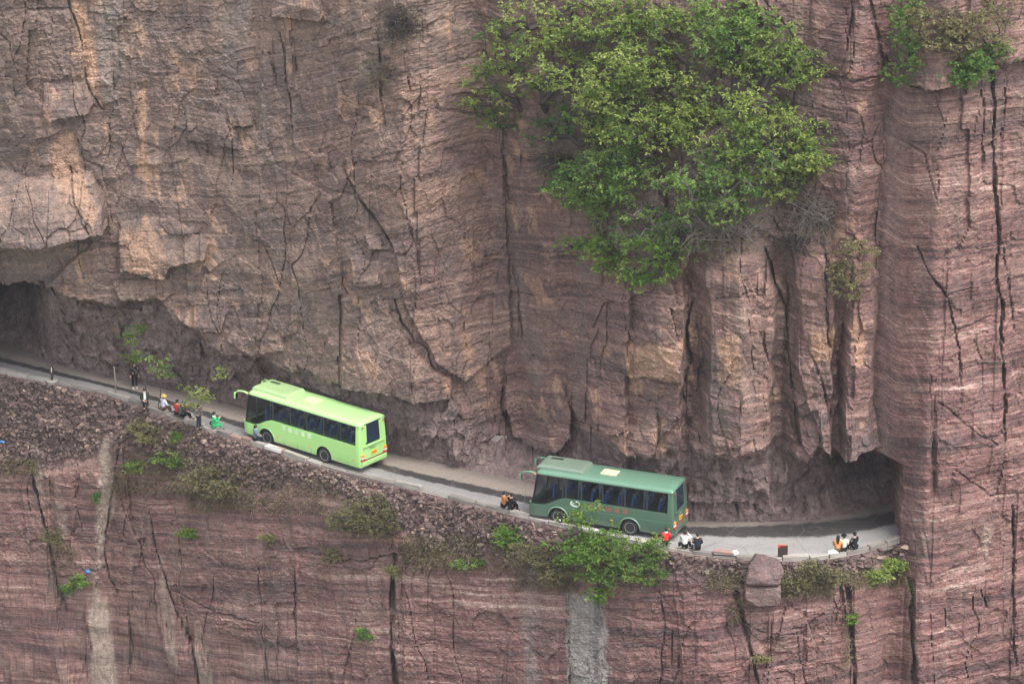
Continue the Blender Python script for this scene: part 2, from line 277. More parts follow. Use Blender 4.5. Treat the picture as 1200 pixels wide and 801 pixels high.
def rock(X, Z, ph, rough, amp=1.0, bedk=0.5, colk=1.0):
    """relief towards the camera: beds, blocks, joints and rough broken stone"""
    phw = ph + 0.16 * fbm(X * 0.2, ph * 0.4, 3, 3) + 0.05 * vn(X * 1.5, ph * 2, 4)
    o = 0.55 * fbm(X * 0.13, Z * 0.08, 1, 3) * amp
    o += 0.10 * fbm(X * 0.5, Z * 0.35, 9, 4)
    va, ta, ea = cells(X * 0.19 + 0.12 * _h(np.floor(ph * .45), np.floor(X * .05), 7), Z * 0.045, 600)
    vb, tb, eb = cells(X * 0.55 + 0.10 * _h(np.floor(ph * .9), np.floor(X * .1), 8), ph * 0.22, 640)
    o += amp * colk * (0.30 * va + 0.55 * ta + 0.12 * vb + 0.28 * tb)
    jc = np.maximum(np.exp(-(ea / 0.012) ** 2), 0.8 * np.exp(-(eb / 0.018) ** 2) * sstep(-.2, .3, vn(X * .3, Z * .2, 47)))
    o -= 0.05 * jc * colk
    for k, (fr, a) in enumerate(((0.7, .13), (1.9, .075), (4.6, .034))):     # ledges bed by bed
        c = np.floor(phw * fr + 0.35 * vn(X * 0.3, ph * fr * 0.5, 60 + k))
        v = _h(c, np.floor(X * 0.22 + 5 * _h(c, c * 0 + 3, 12)), 20 + k) * 2 - 1
        o += a * v * amp * bedk
    v, t, e = cells(X * 0.42 + 0.1 * vn(Z * .6, X * .6, 8), phw * 0.42, 100)
    o += amp * (0.10 * v + 0.20 * t)
    crack = np.exp(-(e / 0.035) ** 2) * sstep(0.1, 0.5, vn(X * 0.23, Z * 0.2, 15))
    v2, t2, e2 = cells(X * 1.25, phw * 1.5, 200)
    patch = sstep(-0.1, 0.4, fbm(X * 0.3, Z * 0.3, 33, 2))
    o += amp * (0.05 * v2 + 0.10 * t2) * (0.35 + 0.65 * patch)
    v5, t5, e5 = cells(X * 3.1 + 0.3 * vn(X, Z, 31), phw * 4.2, 500)
    o += amp * (0.022 * v5 + 0.075 * t5) * (0.3 + 0.7 * sstep(-0.2, 0.3, fbm(X * 0.45, Z * 0.45, 37, 3)))
    o += 0.05 * fbm(X * 3.5, Z * 3.5, 70, 3) + 0.07 * ridged(X * 0.8 + Z * 0.2, Z * 0.5, 71, 4)
    vj, tj, ej = cells(X * 0.30 + 0.12 * vn(Z * .5, X, 18), Z * 0.07, 400)
    joint = np.exp(-(ej / 0.012) ** 2) * sstep(-0.1, 0.3, vn(X * 0.21, Z * 0.15, 16))
    o += amp * 0.10 * tj - 0.22 * joint
    crack = np.maximum(np.maximum(crack * 0.3, joint), jc * .2)
    o -= 0.03 * crack
    # broken stone
    v3, t3, e3 = cells(X * 0.8 + 0.4 * fbm(X, Z, 88, 2), Z * 0.65, 300); v4, t4, e4 = cells(X * 2.2 + Z * 0.4, Z * 1.7, 320)
    r = 0.42 * v3 + 0.55 * t3 + 0.13 * v4 + 0.28 * t4 + 0.22 * ridged(X * 0.9, Z * 0.7, 90, 4)
    return o * (1 - 0.5 * rough) + r * 0.75 * rough, crack

# ------------------------------------------------------------------ materials
def mat(name):
    m = bpy.data.materials.new(name); m.use_nodes = True
    return m, m.node_tree, m.node_tree.nodes['Principled BSDF']
class NT:
    def __init__(s, t): s.t = t
    def n(s, typ, **k):
        x = s.t.nodes.new(typ)
        for a, b in k.items(): setattr(x, a, b)
        return x
    def l(s, a, b): s.t.links.new(a, b)
    def attr(s, name): x = s.n('ShaderNodeAttribute'); x.attribute_name = name; return x
    def math(s, op, a, b=None, clamp=False):
        x = s.n('ShaderNodeMath', operation=op, use_clamp=clamp)
        for i, v in enumerate((a, b)):
            if v is None: continue
            if isinstance(v, (int, float)): x.inputs[i].default_value = v
            else: s.l(v, x.inputs[i])
        return x.outputs[0]
    def mix(s, f, a, b, mode='MIX'):
        x = s.n('ShaderNodeMix', data_type='RGBA', blend_type=mode)
        for sock, v in ((x.inputs[0], f), (x.inputs[6], a), (x.inputs[7], b)):
            if isinstance(v, (int, float)): sock.default_value = v
            elif isinstance(v, tuple): sock.default_value = (*v, 1)
            else: s.l(v, sock)
        return x.outputs[2]
    def ramp(s, f, stops, interp='LINEAR'):
        x = s.n('ShaderNodeValToRGB'); e = x.color_ramp.elements; x.color_ramp.interpolation = interp
        while len(e) < len(stops): e.new(0.5)
        for el, (p, c) in zip(e, stops):
            el.position = p; el.color = (*c, 1) if isinstance(c, tuple) else (c, c, c, 1)
        s.l(f, x.inputs[0]); return x.outputs[0]
    def noise(s, vec, scale, detail=4.0, rough=0.55, dist=0.0):
        x = s.n('ShaderNodeTexNoise'); x.inputs['Scale'].default_value = scale; x.inputs['Detail'].default_value = detail
        x.inputs['Roughness'].default_value = rough; x.inputs['Distortion'].default_value = dist
        if vec is not None: s.l(vec, x.inputs['Vector'])
        return x.outputs['Fac']
    def vec(s, x, y, z):
        c = s.n('ShaderNodeCombineXYZ')
        for i, v in enumerate((x, y, z)):
            if isinstance(v, (int, float)): c.inputs[i].default_value = v
            else: s.l(v, c.inputs[i])
        return c.outputs[0]

def rock_material():
    m, t, b = mat("cliff_rock"); g = NT(t)
    geo = g.n('ShaderNodeNewGeometry'); sep = g.n('ShaderNodeSeparateXYZ'); g.l(geo.outputs['Position'], sep.inputs[0])
    X, Y, Z = sep.outputs
    ph = g.attr('bed').outputs['Fac']
    wob = g.noise(geo.outputs['Position'], 0.35, 3)
    phw = g.math('ADD', ph, g.math('MULTIPLY', wob, 0.35))
    xa = g.math('MULTIPLY', X, 0.05); ya = g.math('MULTIPLY', Y, 0.05)
    n1 = g.noise(g.vec(xa, ya, g.math('MULTIPLY', phw, 0.55)), 1.0, 3, 0.6)
    n2 = g.noise(g.vec(g.math('MULTIPLY', X, 0.08), ya, g.math('MULTIPLY', phw, 2.3)), 1.0, 4, 0.65)
    n3 = g.noise(g.vec(g.math('MULTIPLY', X, 0.16), g.math('MULTIPLY', Y, .16), g.math('MULTIPLY', phw, 7.0)), 1.0, 3, 0.7)
    band = g.math('ADD', g.math('ADD', g.math('MULTIPLY', n1, 0.30), g.math('MULTIPLY', n2, 0.38)), g.math('MULTIPLY', n3, 0.32))
    band = g.math('ADD', g.math('MULTIPLY', g.math('SUBTRACT', band, 0.5), g.math('ADD', 0.85, g.math('MULTIPLY', g.attr('tone').outputs['Fac'], 0.5))), 0.5)
    red = g.ramp(band, [(0.36, (0.062, 0.037, 0.041)), (0.44, (0.120, 0.062, 0.062)), (0.51, (0.188, 0.094, 0.088)), (0.58, (0.262, 0.146, 0.130)), (0.67, (0.47, 0.345, 0.305))])
    brn = g.ramp(band, [(0.36, (0.080, 0.058, 0.056)), (0.44, (0.135, 0.096, 0.087)), (0.51, (0.200, 0.138, 0.115)), (0.57, (0.268, 0.184, 0.148)), (0.66, (0.40, 0.275, 0.205))])
    tone = g.attr('tone').outputs['Fac']
    big = g.noise(geo.outputs['Position'], 0.16, 4, 0.6)
    tn = g.math('ADD', tone, g.math('MULTIPLY', g.math('SUBTRACT', big, 0.5), 0.9), True)
    c = g.mix(tn, brn, red)
    # grey weathering film, running down the face
    st = g.noise(g.vec(g.math('MULTIPLY', X, 0.75), g.math('MULTIPLY', Y, 0.5), g.math('MULTIPLY', Z, 0.09)), 1.0, 5, 0.65, 0.4)
    film = g.ramp(st, [(0.45, 0.0), (0.68, 0.75)])
    c = g.mix(g.math('MULTIPLY', film, g.math('SUBTRACT', 1.0, g.math('MULTIPLY', tone, 0.55))), c, g.mix(0.45, (0.150, 0.132, 0.124), c))
    st2 = g.noise(g.vec(g.math('MULTIPLY', X, 2.4), g.math('MULTIPLY', Y, 2.0), g.math('MULTIPLY', Z, 0.16)), 1.0, 4, 0.6)
    c = g.mix(g.ramp(st2, [(0.50, 0.0), (0.75, 0.5)]), c, (0.085, 0.075, 0.078))
    pat = g.noise(g.vec(X, Y, g.math('MULTIPLY', Z, 0.6)), 0.5, 6, 0.7, 0.6)
    brnk = g.math('SUBTRACT', 1.0, g.math('MULTIPLY', tone, 0.75))
    c = g.mix(g.math('MULTIPLY', g.ramp(pat, [(0.50, 0.0), (0.66, 0.7)]), brnk), c, (0.30, 0.215, 0.168))
    pat2 = g.noise(g.vec(X, Y, g.math('MULTIPLY', Z, 0.45)), 0.8, 6, 0.7, 0.8)
    c = g.mix(g.math('MULTIPLY', g.ramp(pat2, [(0.52, 0.0), (0.64, 0.6)]), brnk), c, (0.125, 0.108, 0.104))
    # stains and fresh scars with shapes of their own
    fn = g.noise(geo.outputs['Position'], 2.2, 4, 0.65)
    def stain(c, nm, col, k=0.9):
        a = g.math('MULTIPLY', g.attr(nm).outputs['Fac'], g.math('ADD', 0.45, g.math('MULTIPLY', fn, 1.0)), True)
        return g.mix(g.math('MULTIPLY', a, k), c, col)
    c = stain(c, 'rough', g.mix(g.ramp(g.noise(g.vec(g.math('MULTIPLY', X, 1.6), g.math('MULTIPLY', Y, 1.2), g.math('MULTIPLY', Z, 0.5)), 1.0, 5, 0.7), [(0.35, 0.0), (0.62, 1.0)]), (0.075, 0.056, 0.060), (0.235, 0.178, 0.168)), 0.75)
    c = stain(c, 'scar', g.mix(fn, (0.40, 0.23, 0.145), (0.50, 0.33, 0.23)), 0.85)
    c = stain(c, 'grey', g.mix(st2, (0.31, 0.29, 0.27), (0.18, 0.17, 0.165)), 0.9)
    c = stain(c, 'pale', g.mix(fn, (0.26, 0.205, 0.165), (0.37, 0.30, 0.25)), 0.9)
    c = stain(c, 'dark', (0.075, 0.068, 0.072), 0.8)
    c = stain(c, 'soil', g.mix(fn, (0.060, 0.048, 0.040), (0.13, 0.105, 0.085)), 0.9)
    gr = g.noise(geo.outputs['Position'], 9.0, 4, 0.7)
    c = g.mix(1.0, c, g.ramp(gr, [(0.28, 0.55), (0.5, 1.0), (0.72, 1.42)]), 'MULTIPLY')
    md = g.noise(g.vec(X, Y, g.math('MULTIPLY', Z, 1.4)), 2.6, 4, 0.7)
    c = g.mix(1.0, c, g.ramp(md, [(0.30, 0.72), (0.5, 1.0), (0.70, 1.25)]), 'MULTIPLY')
    g.l(c, b.inputs['Base Color']); b.inputs['Roughness'].default_value = 0.92; b.inputs['Specular IOR Level'].default_value = 0.2
    bp = g.n('ShaderNodeBump'); bp.inputs['Strength'].default_value = 0.9; bp.inputs['Distance'].default_value = 0.12
    hh = g.math('ADD', g.math('MULTIPLY', gr, 0.6), g.math('ADD', g.math('MULTIPLY', n3, 0.45), g.math('MULTIPLY', fn, 0.5)))
    g.l(hh, bp.inputs['Height']); g.l(bp.outputs[0], b.inputs['Normal'])
    return m
M = {}
M['rock'] = rock_material()

# ------------------------------------------------------------------ cliff meshes
def grid_mesh(name, V, attrs, material, smooth=False):
    nc, nr = V.shape[:2]
    me = bpy.data.meshes.new(name); n = nc * nr
    idx = np.arange(n).reshape(nc, nr)
    q = np.stack([idx[:-1, :-1], idx[1:, :-1], idx[1:, 1:], idx[:-1, 1:]], -1).reshape(-1, 4)
    me.vertices.add(n); me.vertices.foreach_set('co', V.reshape(-1, 3).astype(np.float32).ravel())
    me.loops.add(q.size); me.loops.foreach_set('vertex_index', q.ravel().astype(np.int32))
    me.polygons.add(len(q)); me.polygons.foreach_set('loop_start', np.arange(0, q.size, 4, dtype=np.int32))
    try: me.polygons.foreach_set('loop_total', np.full(len(q), 4, dtype=np.int32))
    except Exception: pass
    me.polygons.foreach_set('use_smooth', np.full(len(q), smooth))
    me.update(); me.validate()
    for k, a in attrs.items():
        at = me.attributes.new(k, 'FLOAT', 'POINT'); at.data.foreach_set('value', np.asarray(a, np.float32).ravel())
    me.materials.append(material)
    o = bpy.data.objects.new(name, me); COL.objects.link(o); return o
def tag(o, label=None, cat=None, group=None, kind=None):
    if label: o['label'] = label
    if cat: o['category'] = cat
    if group: o['group'] = group
    if kind: o['kind'] = kind
    return o

RES = 0.075
# upper wall
xs = np.arange(-43, 38.5, RES); zs = np.concatenate([np.arange(-0.3, 37.5, RES), np.arange(37.6, 50, 0.5)])
X, Z = np.meshgrid(xs, zs, indexing='ij')
ph = Z - bed_up(X)[...]
Hh = lip_h(X)
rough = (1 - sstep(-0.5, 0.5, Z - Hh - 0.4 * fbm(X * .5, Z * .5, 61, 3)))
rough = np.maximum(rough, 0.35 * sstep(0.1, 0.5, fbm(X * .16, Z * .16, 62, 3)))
foff, groove = add_features(X, Z, CR_UP, SL_UP, UPT)
uu0 = 600 + X * FPX / (250 + w_up(X))
ro, crk = rock(X, Z, ph, rough, 1.0, np.interp(uu0, [0, 350, 480, 640, 1000], [0.28, 0.28, 0.42, 0.4, 0.5]), np.interp(uu0, [0, 350, 480, 640, 760, 1000], [0.75, 0.7, 0.55, 0.8, 1.45, 1.2]))
edge = sstep(-0.3, 0.3, Z)
Yu = up_macro(X, Z) - ro * (0.3 + 0.7 * sstep(0, 1.0, Z)) - foff
fence_x = sstep(26.0, 30.0, X)
uu = 600 + X * FPX / (250 + Yu)
tone = np.interp(uu, [0, 300, 430, 560, 640, 760, 900, 1000], [0.05, 0.08, 0.2, 0.4, 0.6, 0.6, 0.55, 0.75]) - 0.25 * sstep(22, 34, Z) * (X < 12) 
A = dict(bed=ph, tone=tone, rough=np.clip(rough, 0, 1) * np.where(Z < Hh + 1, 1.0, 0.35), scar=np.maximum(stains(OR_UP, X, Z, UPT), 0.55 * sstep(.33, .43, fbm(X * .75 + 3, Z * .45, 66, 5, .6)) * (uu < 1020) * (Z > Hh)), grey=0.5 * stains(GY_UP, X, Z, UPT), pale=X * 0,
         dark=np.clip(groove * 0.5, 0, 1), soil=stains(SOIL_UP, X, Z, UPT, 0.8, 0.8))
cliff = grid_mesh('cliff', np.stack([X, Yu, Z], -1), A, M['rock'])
tag(cliff, 'tall layered brown and pink rock wall rising behind the road', None, None, 'structure')
Yup_s = (xs, zs, Yu)

# front face under the road
def front(X, Z):
    ph = Z - bed_low(X)
    zb = rub_z(X)
    rough = (1 - sstep(-0.3, 0.3, zb - Z)) * 0.5 * (1 - sstep(XP0 - 1.5, XP0, X))
    foff, groove = add_features(X, Z, CR_LOW, SL_LOW, LOW)
    ro, crk = rock(X, Z, ph, rough, np.where((X > XP1 - 1) & (X < XP0 + 1.8), .42, .8), 0.32, np.where(X > XP0 - .5, .55, .8))
    return low_macro(X, Z) - ro * (0.25 + 0.75 * sstep(0, 0.8, np.maximum(-Z, sstep(XP0 - .5, XP0, X)))) - foff, ph, rough, groove
def front_attrs(X, Z, ph, rough, groove):
    uu = 600 + X * FPX / 250
    tone = np.interp(uu, [0, 200, 500, 1000, 1080], [0.75, 0.7, 0.85, 0.95, 0.95]) - 0.25 * sstep(12, 30, Z)
    return dict(bed=ph, tone=tone, rough=rough, scar=X * 0, grey=stains(GY_LOW, X, Z, LOW), pale=stains(PL_LOW, X, Z, LOW), dark=np.clip(np.maximum(groove * 0.55, stains(DK_LOW, X, Z, LOW)), 0, 1), soil=X * 0)
xs2 = np.arange(-43, XP0 + 0.5, RES); zs2 = np.concatenate([np.arange(-40, -14, 0.6), np.arange(-14, 0.0, RES), [0.0]])
X2, Z2 = np.meshgrid(xs2, zs2, indexing='ij')
Y2, ph2, r2, g2 = front(X2, Z2)
Y2 = Y2 + 0.5 * sstep(XP0 + 0.1, XP0 + 0.5, X2)
low = grid_mesh('cliff_below_road', np.stack([X2, Y2, Z2], -1), front_attrs(X2, Z2, ph2, r2, g2), M['rock'])
tag(low, 'purple red layered cliff face dropping below the road', None, None, 'structure')
# pillar
XP1 = float(at_y(1028, 300, -5.6)[0])
def xp(z): return XP0 + (XP1 - XP0) * sstep(5.2, 5.9, z) + 0.12 * fbm(z * 0.6, z * 0 + 2, 19, 3)
zs3 = np.concatenate([np.arange(-40, -14, 0.6), np.arange(-14, 37.5, RES), np.arange(37.6, 50, 0.5)])
ncol = 190; s3 = np.linspace(0, 1, ncol) ** 1.25
xe = 42.0
x0 = xp(zs3)[None, :]
X3 = x0 + (xe - x0) * s3[:, None]; Z3 = np.broadcast_to(zs3[None, :], X3.shape).copy()
Y3, ph3, r3, g3 = front(X3, Z3)
Y3 = Y3 + 0.35 * np.exp(-((X3 - x0) / 0.35) ** 2)
nb = 26; bk = np.linspace(1, 0, nb)[:-1] ** 1.3 * 14.0
Xb = x0 + 0.25 * fbm(bk[:, None] * 0.6 + 0 * x0, Z3[:1] * 0.4, 23, 3) * np.minimum(bk[:, None], 1) + 0.02 * bk[:, None]
Yb = Y3[:1] + bk[:, None]
Zb = np.broadcast_to(zs3[None, :], Xb.shape)
X3 = np.concatenate([Xb, X3]); Y3 = np.concatenate([Yb, Y3]); Z3 = np.concatenate([Zb, Z3])
pad = lambda a: np.concatenate([np.repeat(a[:1], nb - 1, 0), a])
pil = grid_mesh('cliff_buttress', np.stack([X3, Y3, Z3], -1), front_attrs(X3, Z3, pad(ph3), pad(r3), pad(g3)), M['rock'])
tag(pil, 'pink banded rock buttress that the road tunnels into', None, None, 'structure')
# unseen rock shoulder added past the left edge to shade the cave mouth
zs4 = np.concatenate([np.arange(-12, 8, .2), np.linspace(8, 10, 8), np.linspace(10.1, 11.5, 14)])
zl = zs4[None, :]; xl = -37.9 + 0.5 * fbm(zl * .5, zl * 0 + 7, 29, 3)
sx = np.linspace(0, 1, 90)[:, None]; X4 = xl - sx * (xl + 64) ; Z4 = np.broadcast_to(zl, X4.shape).copy()
ro4, _c = rock(X4, Z4, Z4, X4 * 0 + .2, .8)
Y4 = y_out(X4) - .4 - ro4 + np.clip((Z4 - 9.5) / 2, 0, 1) ** 1.5 * 14
bk4 = np.linspace(12, 0, 16)[:-1][:, None]; Xr = xl + 0.3 * fbm(bk4 * .6 + 0 * xl, zl * .4, 24, 3) ; Yr = Y4[:1] + bk4 * (1 - np.clip((zl - 9.5) / 2, 0, 1)); keep = np.broadcast_to(zl, Xr.shape)
X4 = np.concatenate([Xr, X4, X4[-1:]]); Y4 = np.concatenate([Yr, Y4, Y4[-1:] + 20]); Z4 = np.concatenate([keep, Z4, Z4[-1:]])
sh4 = grid_mesh('light_blocking_shoulder', np.stack([X4, Y4, Z4], -1), dict(bed=Z4, tone=X4 * 0 + .4, rough=X4 * 0 + .2), M['rock'])
tag(sh4, 'unseen rock shoulder added to block light at the left tunnel mouth', None, None, 'structure')
print('cliffs', time.time() - T0)
# ------------------------------------------------------------------ small mesh helpers
class MB:
    """collects shapes and links them as one mesh"""
    def __init__(s): s.v = []; s.f = []; s.m = []; s.sm = []
    def add(s, v, f, mi=0, smooth=False):
        o = len(s.v); s.v += [tuple(p) for p in v]; s.f += [tuple(i + o for i in q) for q in f]; s.m += [mi] * len(f); s.sm += [smooth] * len(f)
    def box(s, c, d, mi=0, mat=None, bev=0.0):
        x, y, z = (k / 2 for k in d)
        if bev <= 0:
            P = [Vector((i * x, j * y, k * z)) for i in (-1, 1) for j in (-1, 1) for k in (-1, 1)]
            F = [(0,1,3,2),(4,6,7,5),(0,4,5,1),(2,3,7,6),(0,2,6,4),(1,5,7,3)]
        else:
            bm = bmesh.new(); bmesh.ops.create_cube(bm, size=1.0)
            for q in bm.verts: q.co = Vector((q.co.x * d[0], q.co.y * d[1], q.co.z * d[2]))
            bmesh.ops.bevel(bm, geom=bm.edges[:], offset=bev, segments=2, affect='EDGES', profile=0.6)
            P = [q.co.copy() for q in bm.verts]; bm.verts.index_update(); F = [tuple(q.index for q in fc.verts) for fc in bm.faces]; bm.free()
        if mat is not None: P = [mat @ p for p in P]
        s.add([p + Vector(c) for p in P], F, mi)
    def tube(s, pts, rad, n=6, mi=0, cap=True):
        pts = [Vector(p) for p in pts]; R = rad if hasattr(rad, '__len__') else [rad] * len(pts); V = []; F = []
        for i, p in enumerate(pts):
            t = (pts[min(i + 1, len(pts) - 1)] - pts[max(i - 1, 0)]).normalized()
            a = t.orthogonal().normalized(); b = t.cross(a)
            if i and V:
                a = (Vector(V[-n]) - pts[i - 1]); a = (a - t * a.dot(t)).normalized(); b = t.cross(a)
            V += [p + (a * math.cos(k * 2 * math.pi / n) + b * math.sin(k * 2 * math.pi / n)) * R[i] for k in range(n)]
        for i in range(len(pts) - 1):
            F += [(i * n + k, i * n + (k + 1) % n, (i + 1) * n + (k + 1) % n, (i + 1) * n + k) for k in range(n)]
        if cap: F += [tuple(range(n))[::-1], tuple(range((len(pts) - 1) * n, len(pts) * n))]
        s.add(V, F, mi, True)
    def lathe(s, prof, c, axis='y', n=24, mi=0, cap=True):
        V = []; F = []
        for (r, h) in prof:
            for k in range(n):
                a = k * 2 * math.pi / n; x, z = r * math.cos(a), r * math.sin(a)
                V.append(Vector(c) + (Vector((x, h, z)) if axis == 'y' else Vector((x, z, h))))
        for i in range(len(prof) - 1):
            F += [(i * n + k, i * n + (k + 1) % n, (i + 1) * n + (k + 1) % n, (i + 1) * n + k) for k in range(n)]
        if cap: F += [tuple(range(n))[::-1], tuple(range((len(prof) - 1) * n, len(prof) * n))]
        s.add(V, F, mi, False)
    def build(s, name, mats, parent=None):
        me = bpy.data.meshes.new(name); me.from_pydata([tuple(p) for p in s.v], [], s.f)
        for m in (mats if isinstance(mats, (list, tuple)) else [mats]): me.materials.append(m)
        me.polygons.foreach_set('material_index', s.m); me.polygons.foreach_set('use_smooth', s.sm); me.update()
        return link(name, me, parent)
def link(name, me, parent=None):
    o = bpy.data.objects.new(name, me); COL.objects.link(o)
    if parent: o.parent = parent
    return o
def empty(name, loc, rz=0.0):
    o = bpy.data.objects.new(name, None); COL.objects.link(o); o.location = loc; o.rotation_euler = (0, 0, rz); o.empty_display_size = 0.2
    return o
def simple(name, col, rough=0.6, spec=0.3, var=0.12, scale=6.0, metal=0.0, coat=0.0, bump=0.0):
    m, t, b = mat(name); g = NT(t)
    tc = g.n('ShaderNodeTexCoord'); n = g.noise(tc.outputs['Object'], scale, 4, 0.6)
    c = g.mix(n, tuple(k * (1 - var) for k in col), tuple(min(1, k * (1 + var)) for k in col))
    g.l(c, b.inputs['Base Color']); b.inputs['Roughness'].default_value = rough; b.inputs['Specular IOR Level'].default_value = spec
    b.inputs['Metallic'].default_value = metal; b.inputs['Coat Weight'].default_value = coat
    if bump:
        bp = g.n('ShaderNodeBump'); bp.inputs['Strength'].default_value = bump; bp.inputs['Distance'].default_value = 0.02
        g.l(n, bp.inputs['Height']); g.l(bp.outputs[0], b.inputs['Normal'])
    return m

# ------------------------------------------------------------------ valley floor and road
def ground_material():
    m, t, b = mat("valley_ground"); g = NT(t); geo = g.n('ShaderNodeNewGeometry')
    n = g.noise(geo.outputs['Position'], 0.05, 6, 0.6)
    g.l(g.ramp(n, [(0.35, (0.06, 0.075, 0.035)), (0.6, (0.13, 0.115, 0.08))]), b.inputs['Base Color']); b.inputs['Roughness'].default_value = 1
    return m
gx = np.linspace(-500, 500, 60); gy = np.concatenate([np.linspace(-500, -30, 50), np.linspace(0, 60, 6)])
GX, GY = np.meshgrid(gx, gy, indexing='ij')
gnd = grid_mesh('ground', np.stack([GX, GY, -38 + 3 * fbm(GX * .01, GY * .01, 5)], -1), {}, ground_material()); gnd['kind'] = 'structure'

def road_material():
    m, t, b = mat("road_concrete"); g = NT(t); geo = g.n('ShaderNodeNewGeometry'); P = geo.outputs['Position']
    a = g.attr('across').outputs['Fac']; st = g.attr('stripe').outputs['Fac']
    n = g.noise(P, 0.9, 5, 0.6); f = g.noise(P, 7.0, 4, 0.7); wv = g.noise(P, 0.5, 3)
    grey = g.mix(n, (0.225, 0.22, 0.215), (0.30, 0.29, 0.28))
    sand = g.mix(n, (0.24, 0.20, 0.17), (0.34, 0.285, 0.24))
    stw = g.math('ADD', st, g.math('MULTIPLY', g.math('SUBTRACT', g.noise(P, 1.6, 5, 0.6), 0.5), 0.16))
    inner = g.ramp(stw, [(0.5, 0.0), (0.58, 1.0)])
    c = g.mix(inner, grey, sand)
    c = g.mix(g.ramp(a, [(0.80, 0.0), (0.97, 0.75)]), c, (0.17, 0.14, 0.125))        # dirt washed to the wall foot
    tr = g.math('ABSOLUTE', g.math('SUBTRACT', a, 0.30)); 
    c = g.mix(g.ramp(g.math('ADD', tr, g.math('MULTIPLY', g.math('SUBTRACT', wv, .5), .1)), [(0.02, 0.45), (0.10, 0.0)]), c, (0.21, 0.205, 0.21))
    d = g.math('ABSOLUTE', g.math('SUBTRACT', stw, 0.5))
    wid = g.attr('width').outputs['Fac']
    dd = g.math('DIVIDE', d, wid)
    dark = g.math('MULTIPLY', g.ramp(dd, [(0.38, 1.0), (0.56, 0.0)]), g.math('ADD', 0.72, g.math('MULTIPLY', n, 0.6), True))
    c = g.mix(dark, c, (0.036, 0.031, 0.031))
    pt = g.n('ShaderNodeTexVoronoi'); pt.inputs['Scale'].default_value = 0.22; g.l(g.mix(0.15, P, g.n('ShaderNodeTexNoise').outputs['Color']), pt.inputs['Vector'])
    sp = g.n('ShaderNodeSeparateColor'); g.l(pt.outputs['Color'], sp.inputs[0])
    c = g.mix(1.0, c, g.ramp(sp.outputs[0], [(0.0, 0.88), (0.8, 1.03), (0.9, 0.80)], 'CONSTANT'), 'MULTIPLY')
    grit = g.noise(P, 1.1, 6, 0.75)
    c = g.mix(g.ramp(grit, [(0.56, 0.0), (0.70, 0.6)]), c, (0.16, 0.13, 0.115))
    c = g.mix(g.ramp(a, [(0.02, 0.6), (0.16, 0.0)]), c, (0.19, 0.165, 0.145))
    c = g.mix(1.0, c, g.ramp(f, [(0.25, 0.80), (0.75, 1.20)]), 'MULTIPLY')
    cr = g.n('ShaderNodeTexVoronoi', feature='DISTANCE_TO_EDGE'); cr.inputs['Scale'].default_value = 0.28
    g.l(g.mix(0.08, P, g.n('ShaderNodeTexNoise').outputs['Color']), cr.inputs['Vector'])
    c = g.mix(g.ramp(cr.outputs['Distance'], [(0.004, 0.6), (0.012, 0.0)]), c, (0.13, 0.12, 0.115))
    g.l(c, b.inputs['Base Color']); b.inputs['Roughness'].default_value = 0.85
    bp = g.n('ShaderNodeBump'); bp.inputs['Strength'].default_value = 0.3; bp.inputs['Distance'].default_value = 0.03
    g.l(f, bp.inputs['Height']); g.l(bp.outputs[0], b.inputs['Normal'])
    return m
rx = np.arange(-43, 40, 0.2); rt = np.linspace(-0.02, 1.22, 60)
RX, RT = np.meshgrid(rx, rt, indexing='ij')
RY = y_out(RX) * (1 - RT) + (y_in(RX)) * RT + (RT > 1) * (RT - 1) * 2
ru = 600 + RX * FPX / (250 + RY)
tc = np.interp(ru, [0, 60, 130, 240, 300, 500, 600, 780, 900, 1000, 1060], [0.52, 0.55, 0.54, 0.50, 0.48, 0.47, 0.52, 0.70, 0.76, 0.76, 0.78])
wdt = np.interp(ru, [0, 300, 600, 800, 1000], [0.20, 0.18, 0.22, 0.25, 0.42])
RZ = 0.004 + 0.05 * sstep(0.85, 1.1, RT) * (1 + fbm(RX * 1.5, RY * 1.5, 3)) + 0.015 * fbm(RX * .5, RY * .5, 4)
road = grid_mesh('road', np.stack([RX, RY, RZ], -1), dict(across=RT, stripe=RT - tc + 0.5, width=wdt), road_material())
tag(road, 'grey concrete cliff road with a dark wet strip along its inner half', None, None, 'structure')

# ------------------------------------------------------------------ dry stone wall and parapet
def stone_material():
    m, t, b = mat("rubble_stone"); g = NT(t); geo = g.n('ShaderNodeNewGeometry'); P = geo.outputs['Position']
    tint = g.attr('tint').outputs['Fac']; n = g.noise(P, 3.0, 5, 0.65)
    c = g.ramp(tint, [(0.0, (0.060, 0.044, 0.044)), (0.3, (0.095, 0.068, 0.063)), (0.55, (0.135, 0.098, 0.088)), (0.78, (0.19, 0.138, 0.118)), (0.93, (0.29, 0.205, 0.165)), (1.0, (0.36, 0.31, 0.28))])
    c = g.mix(1.0, c, g.ramp(n, [(0.25, 0.6), (0.75, 1.35)]), 'MULTIPLY')
    g.l(c, b.inputs['Base Color']); b.inputs['Roughness'].default_value = 0.95; b.inputs['Specular IOR Level'].default_value = 0.15
    bp = g.n('ShaderNodeBump'); bp.inputs['Strength'].default_value = 0.5; bp.inputs['Distance'].default_value = 0.05
    g.l(n, bp.inputs['Height']); g.l(bp.outputs[0], b.inputs['Normal'])
    return m
M['stone'] = stone_material()
